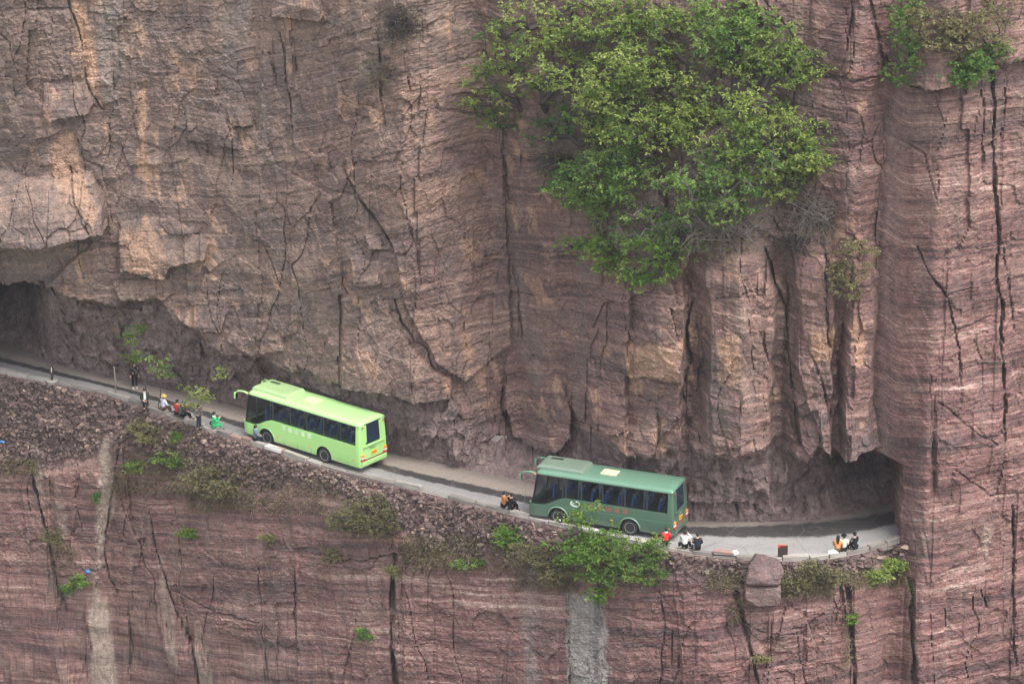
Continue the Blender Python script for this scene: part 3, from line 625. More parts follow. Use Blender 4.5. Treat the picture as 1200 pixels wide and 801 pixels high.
def stone_shape(r):
    bm = bmesh.new()
    for k in range(13):
        p = Vector((r.uniform(-1, 1), r.uniform(-1, 1), r.uniform(-1, 1)))
        mx = max(abs(q) for q in p); p = p / mx * r.uniform(0.80, 1.0)
        bm.verts.new((p.x * .5, p.y * .5, p.z * .5))
    bmesh.ops.convex_hull(bm, input=bm.verts[:])
    for q in [q for q in bm.verts if not q.link_faces]: bm.verts.remove(q)
    bmesh.ops.triangulate(bm, faces=bm.faces[:])
    bm.verts.index_update()
    V = np.array([q.co[:] for q in bm.verts]); F = np.array([[q.index for q in fc.verts] for fc in bm.faces]); bm.free()
    return V, F
rs = random.Random(5)
SH = [stone_shape(rs) for _ in range(14)]
def low_y(x, z):
    """surface of the lower face at (x, z)"""
    i = np.clip(np.round((x - xs2[0]) / RES).astype(int), 0, len(xs2) - 1); j = np.clip(np.searchsorted(zs2, z), 0, len(zs2) - 1)
    return Y2[i, j]
stones = []
gxs = 0.33; gzs = 0.185
for row, z in enumerate(np.arange(-0.12, -8.5, -gzs)):
    x = -42.0 + 0.15 * (row % 2)
    while x < XP0 + 0.4:
        wd = (1 + .35 * float(vn(np.array(x * .35), np.array(z * .6), 12))) * rs.choice([.16, .2, .24, .27, .3, .36, .46, .62]) * rs.uniform(.85, 1.15)
        x += wd * 0.47
        zb = float(rub_z(np.array(x))) + 0.55 * float(vn(np.array(x * .8), np.array(2.0), 9)) 
        if z > zb and rs.random() < 0.97 - 0.6 * (z - zb < 0.5):
            stones.append([x + rs.uniform(-.04, .04), z + rs.uniform(-.07, .07), wd, gzs * rs.uniform(.85, 1.35) * (1.25 if wd > .5 else 1), rs.uniform(.3, .55)])
        x += wd * 0.47
st = np.array(stones); sy = low_y(st[:, 0], st[:, 1]) - 0.02
wall_top = empty('retaining_wall', (0, 0, 0))
tag(wall_top, 'long dry stone retaining wall of brown rubble holding up the road edge', 'stone wall')
order = np.argsort(-(st[:, 2] * st[:, 3]))
meshes = []
for k in range(20):
    V, F = SH[k % len(SH)]; me = bpy.data.meshes.new('stone'); me.from_pydata(V.tolist(), [], F.tolist()); me.materials.append(M['stone'])
    at_ = me.attributes.new('tint', 'FLOAT', 'POINT'); at_.data.foreach_set('value', np.full(len(V), rs.betavariate(2.0, 2.0), np.float32)); meshes.append(me)
VV = []; FF = []; TT = []; nv = 0
for rank, i in enumerate(order):
    x, z, wd, hh_, dp = st[i]; R = Matrix.Rotation(rs.uniform(-.25, .25), 3, 'Y') @ Matrix.Rotation(rs.uniform(-.5, .5), 3, 'Z') @ Matrix.Rotation(rs.choice([0, math.pi]) + rs.uniform(-.2, .2), 3, 'X')
    p = (x, sy[i] + rs.uniform(-.09, .06), z); dims = (wd * 1.08, dp, hh_ * 1.12)
    if rank < 300:
        o = link('stone', meshes[rank % 20], wall_top)
        o.matrix_local = Matrix.Translation(p) @ R.to_4x4() @ Matrix.Diagonal((*dims, 1))
    else:
        V, F = SH[rs.randrange(14)]; Rm = np.array(R)
        VV.append((V * np.array(dims)) @ Rm.T + np.array(p)); FF.append(F + nv); nv += len(V); TT.append(np.full(len(V), min(1, max(0, rs.betavariate(2.0, 2.4) + .22 * float(fbm(np.array(x * .5), np.array(z * .9), 14, 3))))))
me = bpy.data.meshes.new('small_stones'); me.from_pydata(np.concatenate(VV).tolist(), [], np.concatenate(FF).tolist()); me.materials.append(M['stone'])
me.attributes.new('tint', 'FLOAT', 'POINT').data.foreach_set('value', np.concatenate(TT).astype(np.float32))
o = link('small_stones', me, wall_top); o['kind'] = 'stuff'
print('stones', len(st), time.time() - T0)

M['kerb'] = simple('pale_kerb_stone', (0.29, 0.265, 0.24), 0.9, 0.2, 0.3, 2.5, bump=0.5)
M['kerb_red'] = simple('red_kerb_stone', (0.26, 0.17, 0.145), 0.9, 0.2, 0.25, 2.5, bump=0.5)
M['kerb_dark'] = simple('weathered_kerb_stone', (0.18, 0.16, 0.145), 0.95, 0.2, 0.35, 2.5, bump=0.5)
M['white_stone'] = simple('white_washed_stone', (0.44, 0.42, 0.40), 0.85, 0.2, 0.15, 3, bump=0.4)
par = empty('parapet', (0, 0, 0)); tag(par, 'low broken kerb of pale stone blocks along the drop side of the road', 'parapet')
def kerb_frame(x):
    y = float(y_out(np.array(x))); d = (float(y_out(np.array(x + .5))) - float(y_out(np.array(x - .5))))
    return y, math.atan2(d, 1.0)
KERB_TOP = {}
x = -42.0; k = 0
while x < XP0 - 0.3:
    L = rs.uniform(0.9, 2.2); u = 600 + (x + L / 2) * FPX / (250 + kerb_frame(x + L / 2)[0])
    y, a = kerb_frame(x + L / 2 * math.cos(kerb_frame(x)[1]))
    hgt = rs.uniform(.14, .34); wdt_ = rs.uniform(.30, .46); mt = M['kerb']
    if 62 < u < 128 or 380 < u < 455 or 830 < u < 880: hgt *= 0.5; mt = M['kerb_dark'] 
    elif 270 < u < 300: mt = M['kerb_red']
    elif 1000 < u < 1060: mt = M['kerb_dark']
    elif rs.random() < .35: mt = M['kerb_dark']
    if 310 < u < 345: mt = M['kerb_red']
    b = MB(); b.box((0, 0, 0), (L * 0.97, wdt_, hgt + .25), bev=0.035)
    b.v = [tuple(Vector(q) + Vector((rs.uniform(-.03, .03), rs.uniform(-.03, .03), rs.uniform(-.03, .03)))) for q in b.v]
    if 440 < u < 520 and rs.random() < .4: pass
    else:
        o = b.build('kerb_block', mt, par); o.location = (x + L / 2 * math.cos(a), y + 0.16, hgt / 2 - .125); o.rotation_euler = (rs.uniform(-.03, .03), rs.uniform(-.02, .02), a + rs.uniform(-.02, .02))
    x += L * math.cos(a)
# ------------------------------------------------------------------ buses
M['tyre'] = simple('tyre_rubber', (0.03, 0.03, 0.032), 0.9, 0.2)
M['rim'] = simple('grey_wheel_metal', (0.50, 0.50, 0.51), 0.5, 0.5)
M['black'] = simple('black_trim', (0.018, 0.018, 0.02), 0.5, 0.4)
M['seat'] = simple('blue_seat_cloth', (0.09, 0.22, 0.58), 0.9, 0.1)
M['seat_cover'] = simple('white_headrest_cloth', (0.6, 0.62, 0.66), 0.9, 0.1)
M['curtain'] = simple('grey_curtain_cloth', (0.36, 0.38, 0.40), 0.9, 0.1)
M['amber'] = simple('amber_lamp_plastic', (0.75, 0.27, 0.05), 0.3, 0.5)
M['redlamp'] = simple('red_lamp_plastic', (0.42, 0.03, 0.025), 0.3, 0.5)
M['clear'] = simple('clear_lamp_plastic', (0.65, 0.63, 0.60), 0.25, 0.5)
M['plate'] = simple('yellow_plate', (0.85, 0.42, 0.03), 0.5, 0.3)
M['hatch'] = simple('cream_hatch_plastic', (0.68, 0.56, 0.36), 0.5, 0.3)
M['mirror'] = simple('mirror_face', (0.5, 0.52, 0.54), 0.1, 0.5, metal=1.0)
def glass_material():
    m, t, b = mat('tinted_window_glass'); g = NT(t)
    tr = g.n('ShaderNodeBsdfTransparent'); tr.inputs[0].default_value = (0.42, 0.48, 0.54, 1)
    gl = g.n('ShaderNodeBsdfGlossy'); gl.inputs['Roughness'].default_value = 0.04; gl.inputs['Color'].default_value = (.9, .95, 1, 1)
    fr = g.n('ShaderNodeFresnel'); fr.inputs['IOR'].default_value = 1.45
    mx = g.n('ShaderNodeMixShader'); g.l(g.math('MULTIPLY', fr.outputs[0], 0.8), mx.inputs[0]); g.l(tr.outputs[0], mx.inputs[1]); g.l(gl.outputs[0], mx.inputs[2])
    g.l(mx.outputs[0], t.nodes['Material Output'].inputs['Surface']); return m
M['glass'] = glass_material()
def paint_material(nm, col, dust):
    m, t, b = mat(nm); g = NT(t); tc = g.n('ShaderNodeTexCoord'); sep = g.n('ShaderNodeSeparateXYZ'); g.l(tc.outputs['Object'], sep.inputs[0])
    n = g.noise(g.vec(g.math('MULTIPLY', sep.outputs[0], 1.6), sep.outputs[1], g.math('MULTIPLY', sep.outputs[2], 0.5)), 1.5, 5, 0.7)
    k = g.math('MULTIPLY', g.ramp(g.math('ADD', sep.outputs[2], g.math('MULTIPLY', n, 0.5)), [(0.35, 1.0), (1.15, 0.12)]), n)
    g.l(g.mix(k, g.mix(n, tuple(c * .93 for c in col), tuple(c * 1.05 for c in col)), dust), b.inputs['Base Color'])
    b.inputs['Roughness'].default_value = 0.32; b.inputs['Coat Weight'].default_value = 0.5; b.inputs['Coat Roughness'].default_value = 0.12
    return m

def text_part(name, body, size, mat_, parent, m4, depth=0.004):
    cu = bpy.data.curves.new(name, 'FONT'); cu.body = body; cu.size = size; cu.extrude = depth; cu.align_x = 'CENTER'; cu.align_y = 'CENTER'
    tmp = bpy.data.objects.new(name, cu); COL.objects.link(tmp); dg = bpy.context.evaluated_depsgraph_get()
    me = bpy.data.meshes.new_from_object(tmp.evaluated_get(dg)); bpy.data.objects.remove(tmp); bpy.data.curves.remove(cu)
    me.materials.clear(); me.materials.append(mat_)
    o = link(name, me, parent); o.matrix_local = m4; return o
def applied(o, mods):
    """mesh of o with the given modifiers applied"""
    for typ, kw in mods:
        md = o.modifiers.new(typ.lower(), typ)
        for a, b in kw.items(): setattr(md, a, b)
    dg = bpy.context.evaluated_depsgraph_get(); me = bpy.data.meshes.new_from_object(o.evaluated_get(dg))
    o.modifiers.clear(); old = o.data; o.data = me
    return o

def smooth1(a, b, x): t = min(1, max(0, (x - a) / (b - a))); return t * t * (3 - 2 * t)
def build_bus(paint, roofpaint, label, txt, txtmat, logo, wb, fo, ro, archlip):
    """x forward, y left, origin on the road under the rear axle"""
    root = empty('tour_bus', (0, 0, 0)); tag(root, label, 'bus', 'tour buses driving along the cliff road')
    xf = wb + fo; xr = -ro; hw = 1.225; zb = 0.36; zr = 2.90; zt = 3.20
    def belt(x):                                   # height of the window line
        z = 1.70
        z -= 0.62 * smooth1(wb - 0.55, wb + 1.15, x)
        z += (zr + 0.02 - z) * (1 if x < xr + 0.38 else 0)
        return z
    def plan(x):                                   # half width: rounded in plan at the ends
        a = max(0.0, (x - (xf - 0.55)) / 0.55); b_ = max(0.0, ((xr + 0.25) - x) / 0.25)
        return hw - 0.20 * a ** 2.2 - 0.10 * b_ ** 2
    def rake(x, z):                                # front leans back with height
        if x > xf - 0.6: x -= 0.30 * max(0, (z - 0.9) / 2.0) ** 1.3 * ((x - (xf - 0.6)) / 0.6)
        if x < xr + 0.3: x += 0.10 * max(0, (z - 1.4) / 1.6) * ((xr + 0.3 - x) / 0.3)
        return x
    st_ = [xr, xr + .03, xr + .12, xr + .3, xr + .379, xr + .381] + list(np.linspace(xr + .7, xf - .7, 30)) + [xf - .5, xf - .35, xf - .2, xf - .08, xf - .015]
    def side(x, n=9):
        zt_ = belt(x); pts = []
        for i in range(n):
            f = i / (n - 1); z = zb + (zt_ - zb) * f
            y = plan(x) - 0.05 * max(0, (0.75 - z)) - 0.045 * max(0, z - 1.5) ** 1.2
            pts.append((y, z))
        return pts
    b = MB(); V = []; n = 9
    for x in st_:
        p = side(x)
        ring = [Vector((rake(x, z), y, z)) for y, z in p] + [Vector((rake(x, z), -y, z)) for y, z in p[::-1]]
        V += ring
    N = 2 * n; F = []
    for i in range(len(st_) - 1): F += [(i * N + k, i * N + (k + 1) % N, (i + 1) * N + (k + 1) % N, (i + 1) * N + k) for k in range(N)]
    F += [tuple(range(N)), tuple(range((len(st_) - 1) * N, len(st_) * N))[::-1]]
    F = [f[::-1] for f in F]
    b.add(V, F, 0, False)
    body = b.build('body', [paint, M['black']], root)
    cut = MB()
    for xw in (0, wb):
        for s in (-1, 1): cut.lathe([(0.60, s * 0.70), (0.60, s * 1.6)], (xw, 0, 0.46), 'y', 28)
    co = cut.build('wheel_arch_cutter', M['black'])
    bmx = bmesh.new(); bmx.from_mesh(co.data); bmesh.ops.recalc_face_normals(bmx, faces=bmx.faces[:]); bmx.to_mesh(co.data); bmx.free()
    bmx = bmesh.new(); bmx.from_mesh(body.data); bmesh.ops.recalc_face_normals(bmx, faces=bmx.faces[:]); bmx.to_mesh(body.data); bmx.free()
    applied(body, [('BOOLEAN', dict(object=co, operation='DIFFERENCE', solver='EXACT')), ('BEVEL', dict(width=0.035, segments=2, limit_method='ANGLE', angle_limit=math.radians(50)))])
    bpy.data.objects.remove(co)
    for p in body.data.polygons:
        c = p.center
        if abs(c.y) < 1.12 and 0.1 < c.z < 1.1 and min(abs(c.x), abs(c.x - wb)) < 0.62 and c.z < 1.07: p.material_index = 1
    # roof shell
    b = MB(); V = []; R = [xr + .02, xr + .06, xr + .2] + list(np.linspace(xr + .5, xf - .75, 20)) + [xf - .6, xf - .45, xf - .34]
    prof = [(1.0, 0.0), (1.0, .05), (0.985, .13), (0.93, .20), (0.80, .245), (0.5, .28), (0.0, .29)]
    for x in R:
        h = 1.0 - 0.5 * max(0, (x - (xf - .9)) / .6) ** 2 - 0.35 * max(0, ((xr + .25) - x) / .25) ** 2
        w_ = plan(min(x + .2, xf - .1)) - 0.055
        ring = [Vector((rake(x, zr), w_ * a, zr + h * z)) for a, z in prof] + [Vector((rake(x, zr), -w_ * a, zr + h * z)) for a, z in prof[-2::-1]]
        V += ring
    N = len(ring); F = []
    for i in range(len(R) - 1): F += [(i * N + k, (i + 1) * N + k, (i + 1) * N + (k + 1) % N, i * N + (k + 1) % N) for k in range(N)]
    F += [tuple(range(N)), tuple(range((len(R) - 1) * N, len(R) * N))[::-1]]
    b.add(V, F, 0, True); b.build('roof', roofpaint, root)
    # window pillars, panes
    edges = [xr + .40, xr + 1.75, xr + 3.1, xr + 4.45, xr + 5.75, wb - .35, wb + 0.80]
    for x in edges[1:-1] + [wb + .85]:
        for s in (-1, 1): ps = MB(); ps.tube([(x, s * 1.13, belt(x) - .05), (rake(x, 2.8), s * 1.10, 2.94)], .045, 6); ps.build('window_pillar', M['black'], root)
    for s in (-1, 1):
        ps = MB(); ps.tube([(rake(xf - .22, 1.1), s * 1.10, 1.08), (rake(xf - .32, 2.0), s * 1.075, 2.0), (rake(xf - .38, 2.85), s * 1.05, 2.94)], .06, 6); ps.build('windscreen_pillar', M['black'], root)
    for s in (-1, 1):
        for a, c in list(zip(edges[:-1], edges[1:])) + [(wb + .84, xf - .27)]:
            q = MB(); xs_ = np.linspace(a + .015, c - .015, 7); V = []
            for x in xs_:
                for z in (belt(max(x, xr + .40)) + .004, 2.2, zr - .002):
                    y = s * (plan(x) - 0.025 - 0.045 * max(0, z - 1.5) ** 1.2 - 0.01)
                    V.append((rake(x, z), y, z))
            F = [(i * 3 + k, i * 3 + k + 1, i * 3 + 4 + k, i * 3 + 3 + k) for i in range(6) for k in range(2)]
            q.add(V, F, 0, True); q.build('side_window', M['glass'], root)
    q = MB(); V = []; ys = np.linspace(-1.02, 1.02, 9)
    for y in ys:
        for z in (1.095, 1.7, 2.3, 2.91): V.append((rake(xf - .02 - 0.22 * (abs(y) / 1.05) ** 2.6, z) - .02, y, z))
    F = [(i * 4 + k, i * 4 + k + 1, i * 4 + 5 + k, i * 4 + 4 + k) for i in range(8) for k in range(3)]
    q.add(V, F, 0, True); q.build('windscreen', M['glass'], root)
    # dashboard and seats
    b = MB(); b.box((xf - .75, 0, 1.15), (.5, 2.0, .25), bev=.05); b.build('dashboard', M['black'], root)
    b = MB(); b.box(((xf + xr) / 2, 0, 1.06), (.1, .1, .1)); 
    first = None
    for ix, x in enumerate(np.arange(xr + 0.95, wb - 0.1, 0.82)):
        for y in (-.78, -.30, .30, .78):
            if first is None:
                q = MB(); q.box((0, 0, 0), (.14, .42, .80), bev=.05); first = q.build('seat_back', M['seat'], root); hq = MB(); hq.box((0, 0, 0), (.16, .30, .20), bev=.04); hd = hq.build('headrest_cover', M['seat_cover'], first); hd.location = (0, 0, .34); o = first
            else:
                o = first.copy(); COL.objects.link(o); o.parent = root; h2 = hd.copy(); COL.objects.link(h2); h2.parent = o
            o.location = (x, y, 1.95); o.rotation_euler = (0, -.14, 0)
    for x in edges[1:-1]:
        q = MB(); V = []
        for i in range(9):
            for z in (belt(x) + .02, zr - .05): V.append((x - .14 + i * .035, 1.07 + .02 * (i % 2), z))
        q.add(V, [(2 * i, 2 * i + 1, 2 * i + 3, 2 * i + 2) for i in range(8)]); q.build('curtain', M['curtain'], root)
    q = MB(); q.box((wb + .45, .55, 1.75), (.14, .44, .85), bev=.05); q.build('driver_seat', M['seat'], root)
    # wheels
    for xw in (0, wb):
        for s in (-1, 1):
            t = MB(); t.lathe([(.30, s * .92), (.45, s * .92), (.475, s * .97), (.475, s * 1.14), (.45, s * 1.185), (.31, s * 1.185)], (0, 0, 0), 'y', 28); ty = t.build('wheel', M['tyre'], root); ty.location = (xw, 0, .475)
            r_ = MB(); r_.lathe([(.315, s * 1.0), (.315, s * 1.19), (.27, s * 1.175), (.24, s * 1.10), (.13, s * 1.09), (.12, s * 1.16), (.0, s * 1.165)], (0, 0, 0), 'y', 28, cap=False)
            for k in range(8):
                an = k * math.pi / 4; r_.box((.19 * math.cos(an), s * 1.105, .19 * math.sin(an)), (.035, .03, .035))
            r_.build('rim', M['rim'], ty)
            if s == 1 and (archlip == 2 or xw == wb):
                a_ = MB(); pts = [(xw + .62 * math.cos(t_), s * 1.225, .46 + .62 * math.sin(t_)) for t_ in np.linspace(.05, math.pi - .05, 15)]
                a_.tube(pts, .05 if archlip == 2 else .02, 6); a_.build('wheel_arch_lip', roofpaint if archlip == 2 else paint, root)
    # roof gear
    b = MB(); b.box((0, 0, 0), (3.0, 1.75, .24), bev=.09)
    for k in range(len(b.v)):
        p = Vector(b.v[k]); p.x -= (.22 * (p.x > 0) - .18 * (p.x < 0)) * (p.z + .12) / .24; p.y *= 1 - .10 * (p.z + .12) / .24; b.v[k] = tuple(p)
    pod = b.build('air_conditioner', roofpaint, root); pod.location = (wb + .05, 0, 3.26)
    g_ = MB()
    for k in range(6): g_.box((.62 + .0 * k, -.42 + .0 + k * .045 - .1, .122), (.75, .022, .012))
    g_.build('intake_grille', M['black'], pod)
    for yy in (-.05, .22, .48):
        g_ = MB(); g_.box((.45, yy, .121), (1.3, .05, .03), bev=.01); g_.build('pressed_rib', roofpaint, pod)
    b = MB(); b.box((0, 0, 0), (.95, .75, .07), bev=.025); h_ = b.build('roof_hatch', M['hatch'], root); h_.location = (wb - 2.75, .05, 3.21)
    for s in (-1, 1):
        b = MB(); b.tube([(xr + .5, s * .98, 3.09), (xf - 1.0, s * .98, 3.09)], .025, 5); b.build('roof_gutter', roofpaint, root)
    # mirrors
    for s in (-1, 1):
        b = MB(); b.tube([(xf - .42, s * 1.03, 2.88), (xf - .1, s * 1.12, 2.98), (xf + .25, s * 1.2, 2.96), (xf + .46, s * 1.22, 2.84)], [.075, .06, .055, .05], 8)
        ar = b.build('mirror_arm', roofpaint, root)
        q = MB(); q.box((xf + .47, s * 1.22, 2.64), (.13, .26, .42), bev=.05); q.build('mirror_housing', roofpaint, ar)
        q = MB(); q.box((xf + .40, s * 1.22, 2.62), (.012, .2, .33)); q.build('mirror_glass', M['mirror'], ar)
        q = MB(); q.box((xf - .38, s * 1.06, 2.88), (.16, .12, .10), bev=.03); q.build('marker_lamp', M['amber'], ar)
        q = MB(); q.box((rake(xf - .16, 1.2) + .02, s * 1.05, 1.12), (.30, .12, .10), bev=.04); q.build('cowl_trim', roofpaint, root)
    # rear
    xb = xr
    q = MB(); V = []
    for y in np.linspace(-1.10, 1.10, 7):
        for z in (1.72, 2.3, 2.985): V.append((rake(xr, z) - .012 + .05 * (abs(y) / 1.02) ** 3, y * (1 - .04 * (z - 1.72)), z))
    q.add(V, [(i * 3 + k, i * 3 + 3 + k, i * 3 + 4 + k, i * 3 + k + 1) for i in range(6) for k in range(2)], 0, True)
    rw = q.build('rear_window', M['dark_glass'], root)
    q = MB(); q.box((xr - .02, 0, 1.62), (.08, 1.9, .10), bev=.03); q.build('rear_ledge', paint, root)
    q = MB(); q.box((xr - .03, 0, .58), (.14, 2.2, .32), bev=.06); q.build('rear_bumper', paint, root)
    q = MB(); q.box((xr - .03, 0, .77), (.07, 2.1, .05)); q.build('bumper_strip', M['bumper_strip'], root)
    q = MB(); q.box((xr - .02, .0, 1.10), (.03, .46, .24)); pl = q.build('number_plate', M['plate'], root)
    q = MB()
    for k in range(5): q.box((xr - .037, -.16 + k * .08, 1.10), (.004, .045, .11))
    q.build('plate_characters', M['black'], pl)
    for s in (-1, 1):
        q = MB(); q.box((xr - .015, s * 1.02, 1.10), (.09, .26, .18), bev=.03); q.build('tail_lamp', M['amber'], root)
        q = MB(); q.box((xr - .015, s * 1.02, .945), (.09, .26, .11), bev=.03); q.build('reversing_lamp', M['clear'], root)
        q = MB(); q.box((xr - .015, s * .98, .82), (.10, .36, .12), bev=.03); q.build('brake_lamp', M['redlamp'], root)
        q = MB(); q.box((xr + .02, s * .95, 2.84), (.06, .14, .06), bev=.02); q.build('marker_lamp', M['redlamp'], root)
    text_part('model_lettering', '万仙山', .22, M['black_script'], root, Matrix.Translation((xr - .012, .1, 1.40)) @ Matrix.Rotation(-math.pi / 2, 4, 'Z') @ Matrix.Rotation(math.pi / 2, 4, 'X'))
    # left side furniture
    q = MB()
    for k in range(9): q.box((-1.55, 1.222, .56 + k * .055), (1.0, .02, .03))
    q.build('engine_grille', paint, root)
    q = MB(); q.box((.15 - .75, 1.205, 1.36), (.16, .03, .16), bev=.01); q.build('fuel_cap', M['black'], root)
    for x in (wb - .95, 1.1, -2.35):
        q = MB(); q.box((x, 1.222, .78), (.16, .03, .07), bev=.01); q.build('side_marker', M['amber'], root)
    for x in (1.0, 2.1, 3.2):
        q = MB(); q.box((x, 1.214, .62), (.012, .012, .5)); q.build('panel_seam', M['black'], root)
    for x in (1.55, 2.65):
        q = MB(); q.box((x, 1.21, .84), (.18, .025, .05), bev=.01); q.build('locker_handle', M['black'], root)
    q = MB(); q.box(((xr + wb) / 2 - .2, 1.222, 1.13), (wb + ro - .6, .012, .025)); q.build('waist_moulding', roofpaint, root)
    tx = text_part('side_lettering', '  '.join(txt), .33, txtmat, root, Matrix.Translation((wb - 2.45 if logo is None else wb - 3.1, 1.226, 1.42)) @ Matrix.Rotation(math.pi, 4, 'Z') @ Matrix.Rotation(math.pi / 2 , 4, 'X'))
    if logo:
        q = MB(); q.lathe([(.0, .0), (.5, .0), (.5, .012), (.0, .013)], (0, 0, 0), 'y', 24, cap=False)
        q.v = [(p[0] * .62, p[1], p[2] * .40) for p in q.v]; e_ = q.build('oval_emblem', M['emblem'], root); e_.location = (wb - 1.05, 1.215, 1.45)
        q = MB(); q.lathe([(.0, .0), (.5, .0), (.5, .012), (.0, .013)], (0, 0, 0), 'y', 24, cap=False)
        q.v = [(p[0] * .40, p[1] + .006, p[2] * .24) for p in q.v]; i_ = q.build('emblem_centre', M['emblem_in'], e_)
    return root
M['dark_glass'] = simple('dark_rear_glass', (0.012, 0.022, 0.04), 0.08, 0.5)
M['bumper_strip'] = simple('brown_bumper_strip', (0.16, 0.07, 0.05), 0.6)
M['black_script'] = simple('dark_green_script', (0.20, 0.30, 0.16), 0.6)
M['white_paint'] = simple('white_lettering', (0.75, 0.80, 0.72), 0.5)
M['red_paint'] = simple('red_lettering', (0.42, 0.09, 0.07), 0.5)
M['emblem'] = simple('white_emblem', (0.62, 0.68, 0.66), 0.4)
M['emblem_in'] = simple('grey_green_emblem', (0.30, 0.42, 0.38), 0.4)
M['lime'] = paint_material('lime_green_paint', (0.355, 0.655, 0.22), (0.30, 0.33, 0.20))
M['lime_roof'] = paint_material('lime_roof_paint', (0.40, 0.68, 0.27), (0.30, 0.33, 0.20))
M['teal'] = paint_material('dark_green_paint', (0.055, 0.118, 0.082), (0.20, 0.20, 0.17))
M['teal_roof'] = paint_material('dark_green_roof_paint', (0.105, 0.215, 0.148), (0.20, 0.20, 0.17))
def place_bus(fpx, rpx, *a, fo=1.75, ro=2.9, **k):
    pf = at_z(*fpx, .01); pr = at_z(*rpx, .01); h = (pf - pr); wb = float(np.hypot(h[0], h[1])); ang = math.atan2(h[1], h[0])
    s = min(max(wb / 4.4, .9), 1.12); 
    b = build_bus(*a, wb / s, fo, ro, **k); b.scale = (s, s, s); b.rotation_euler = (0, 0, ang)
    lft = np.array([-math.sin(ang), math.cos(ang)]) * 1.19 * s
    b.location = (pr[0] - lft[0], pr[1] - lft[1], .01); print('bus', wb, s, math.degrees(ang)); return b
bus_a = place_bus((313, 521), (380, 542), M['lime'], M['lime_roof'], 'bright lime green tour bus climbing the road, seen from behind its left side', '万仙山旅游', M['white_paint'], None, archlip=1, fo=2.0, ro=2.9)
bus_b = place_bus((654, 614), (738, 627), M['teal'], M['teal_roof'], 'dark green tour bus with red lettering and white oval emblem nearest the tunnel', '万仙山旅游', M['red_paint'], True, archlip=2, fo=1.85, ro=2.65)
print('buses', time.time() - T0)
# ------------------------------------------------------------------ people
def skinned(name, nodes, edges, material, parent, sub=1):
    me = bpy.data.meshes.new(name); me.from_pydata([n[0] for n in nodes], edges, []); o = link(name, me, parent)
    o.modifiers.new('skin', 'SKIN')
    for i, n in enumerate(nodes):
        sv = me.skin_vertices[0].data[i]; r = n[1]; sv.radius = (r, r) if not isinstance(r, tuple) else r; sv.use_root = (i == 0)
    o.modifiers['skin'].use_smooth_shade = True
    applied(o, [('SUBSURF', dict(levels=sub, render_levels=sub))])
    o.data.materials.clear(); o.data.materials.append(material); return o
SKIN = simple('skin', (0.50, 0.31, 0.22), 0.6, 0.3)
HAIR = simple('black_hair', (0.012, 0.011, 0.011), 0.5, 0.4)
CL = {}
def cloth(nm, c):
    if nm not in CL: CL[nm] = simple(nm + '_cloth', c, 0.9, 0.1, 0.12, 9)
    return CL[nm]
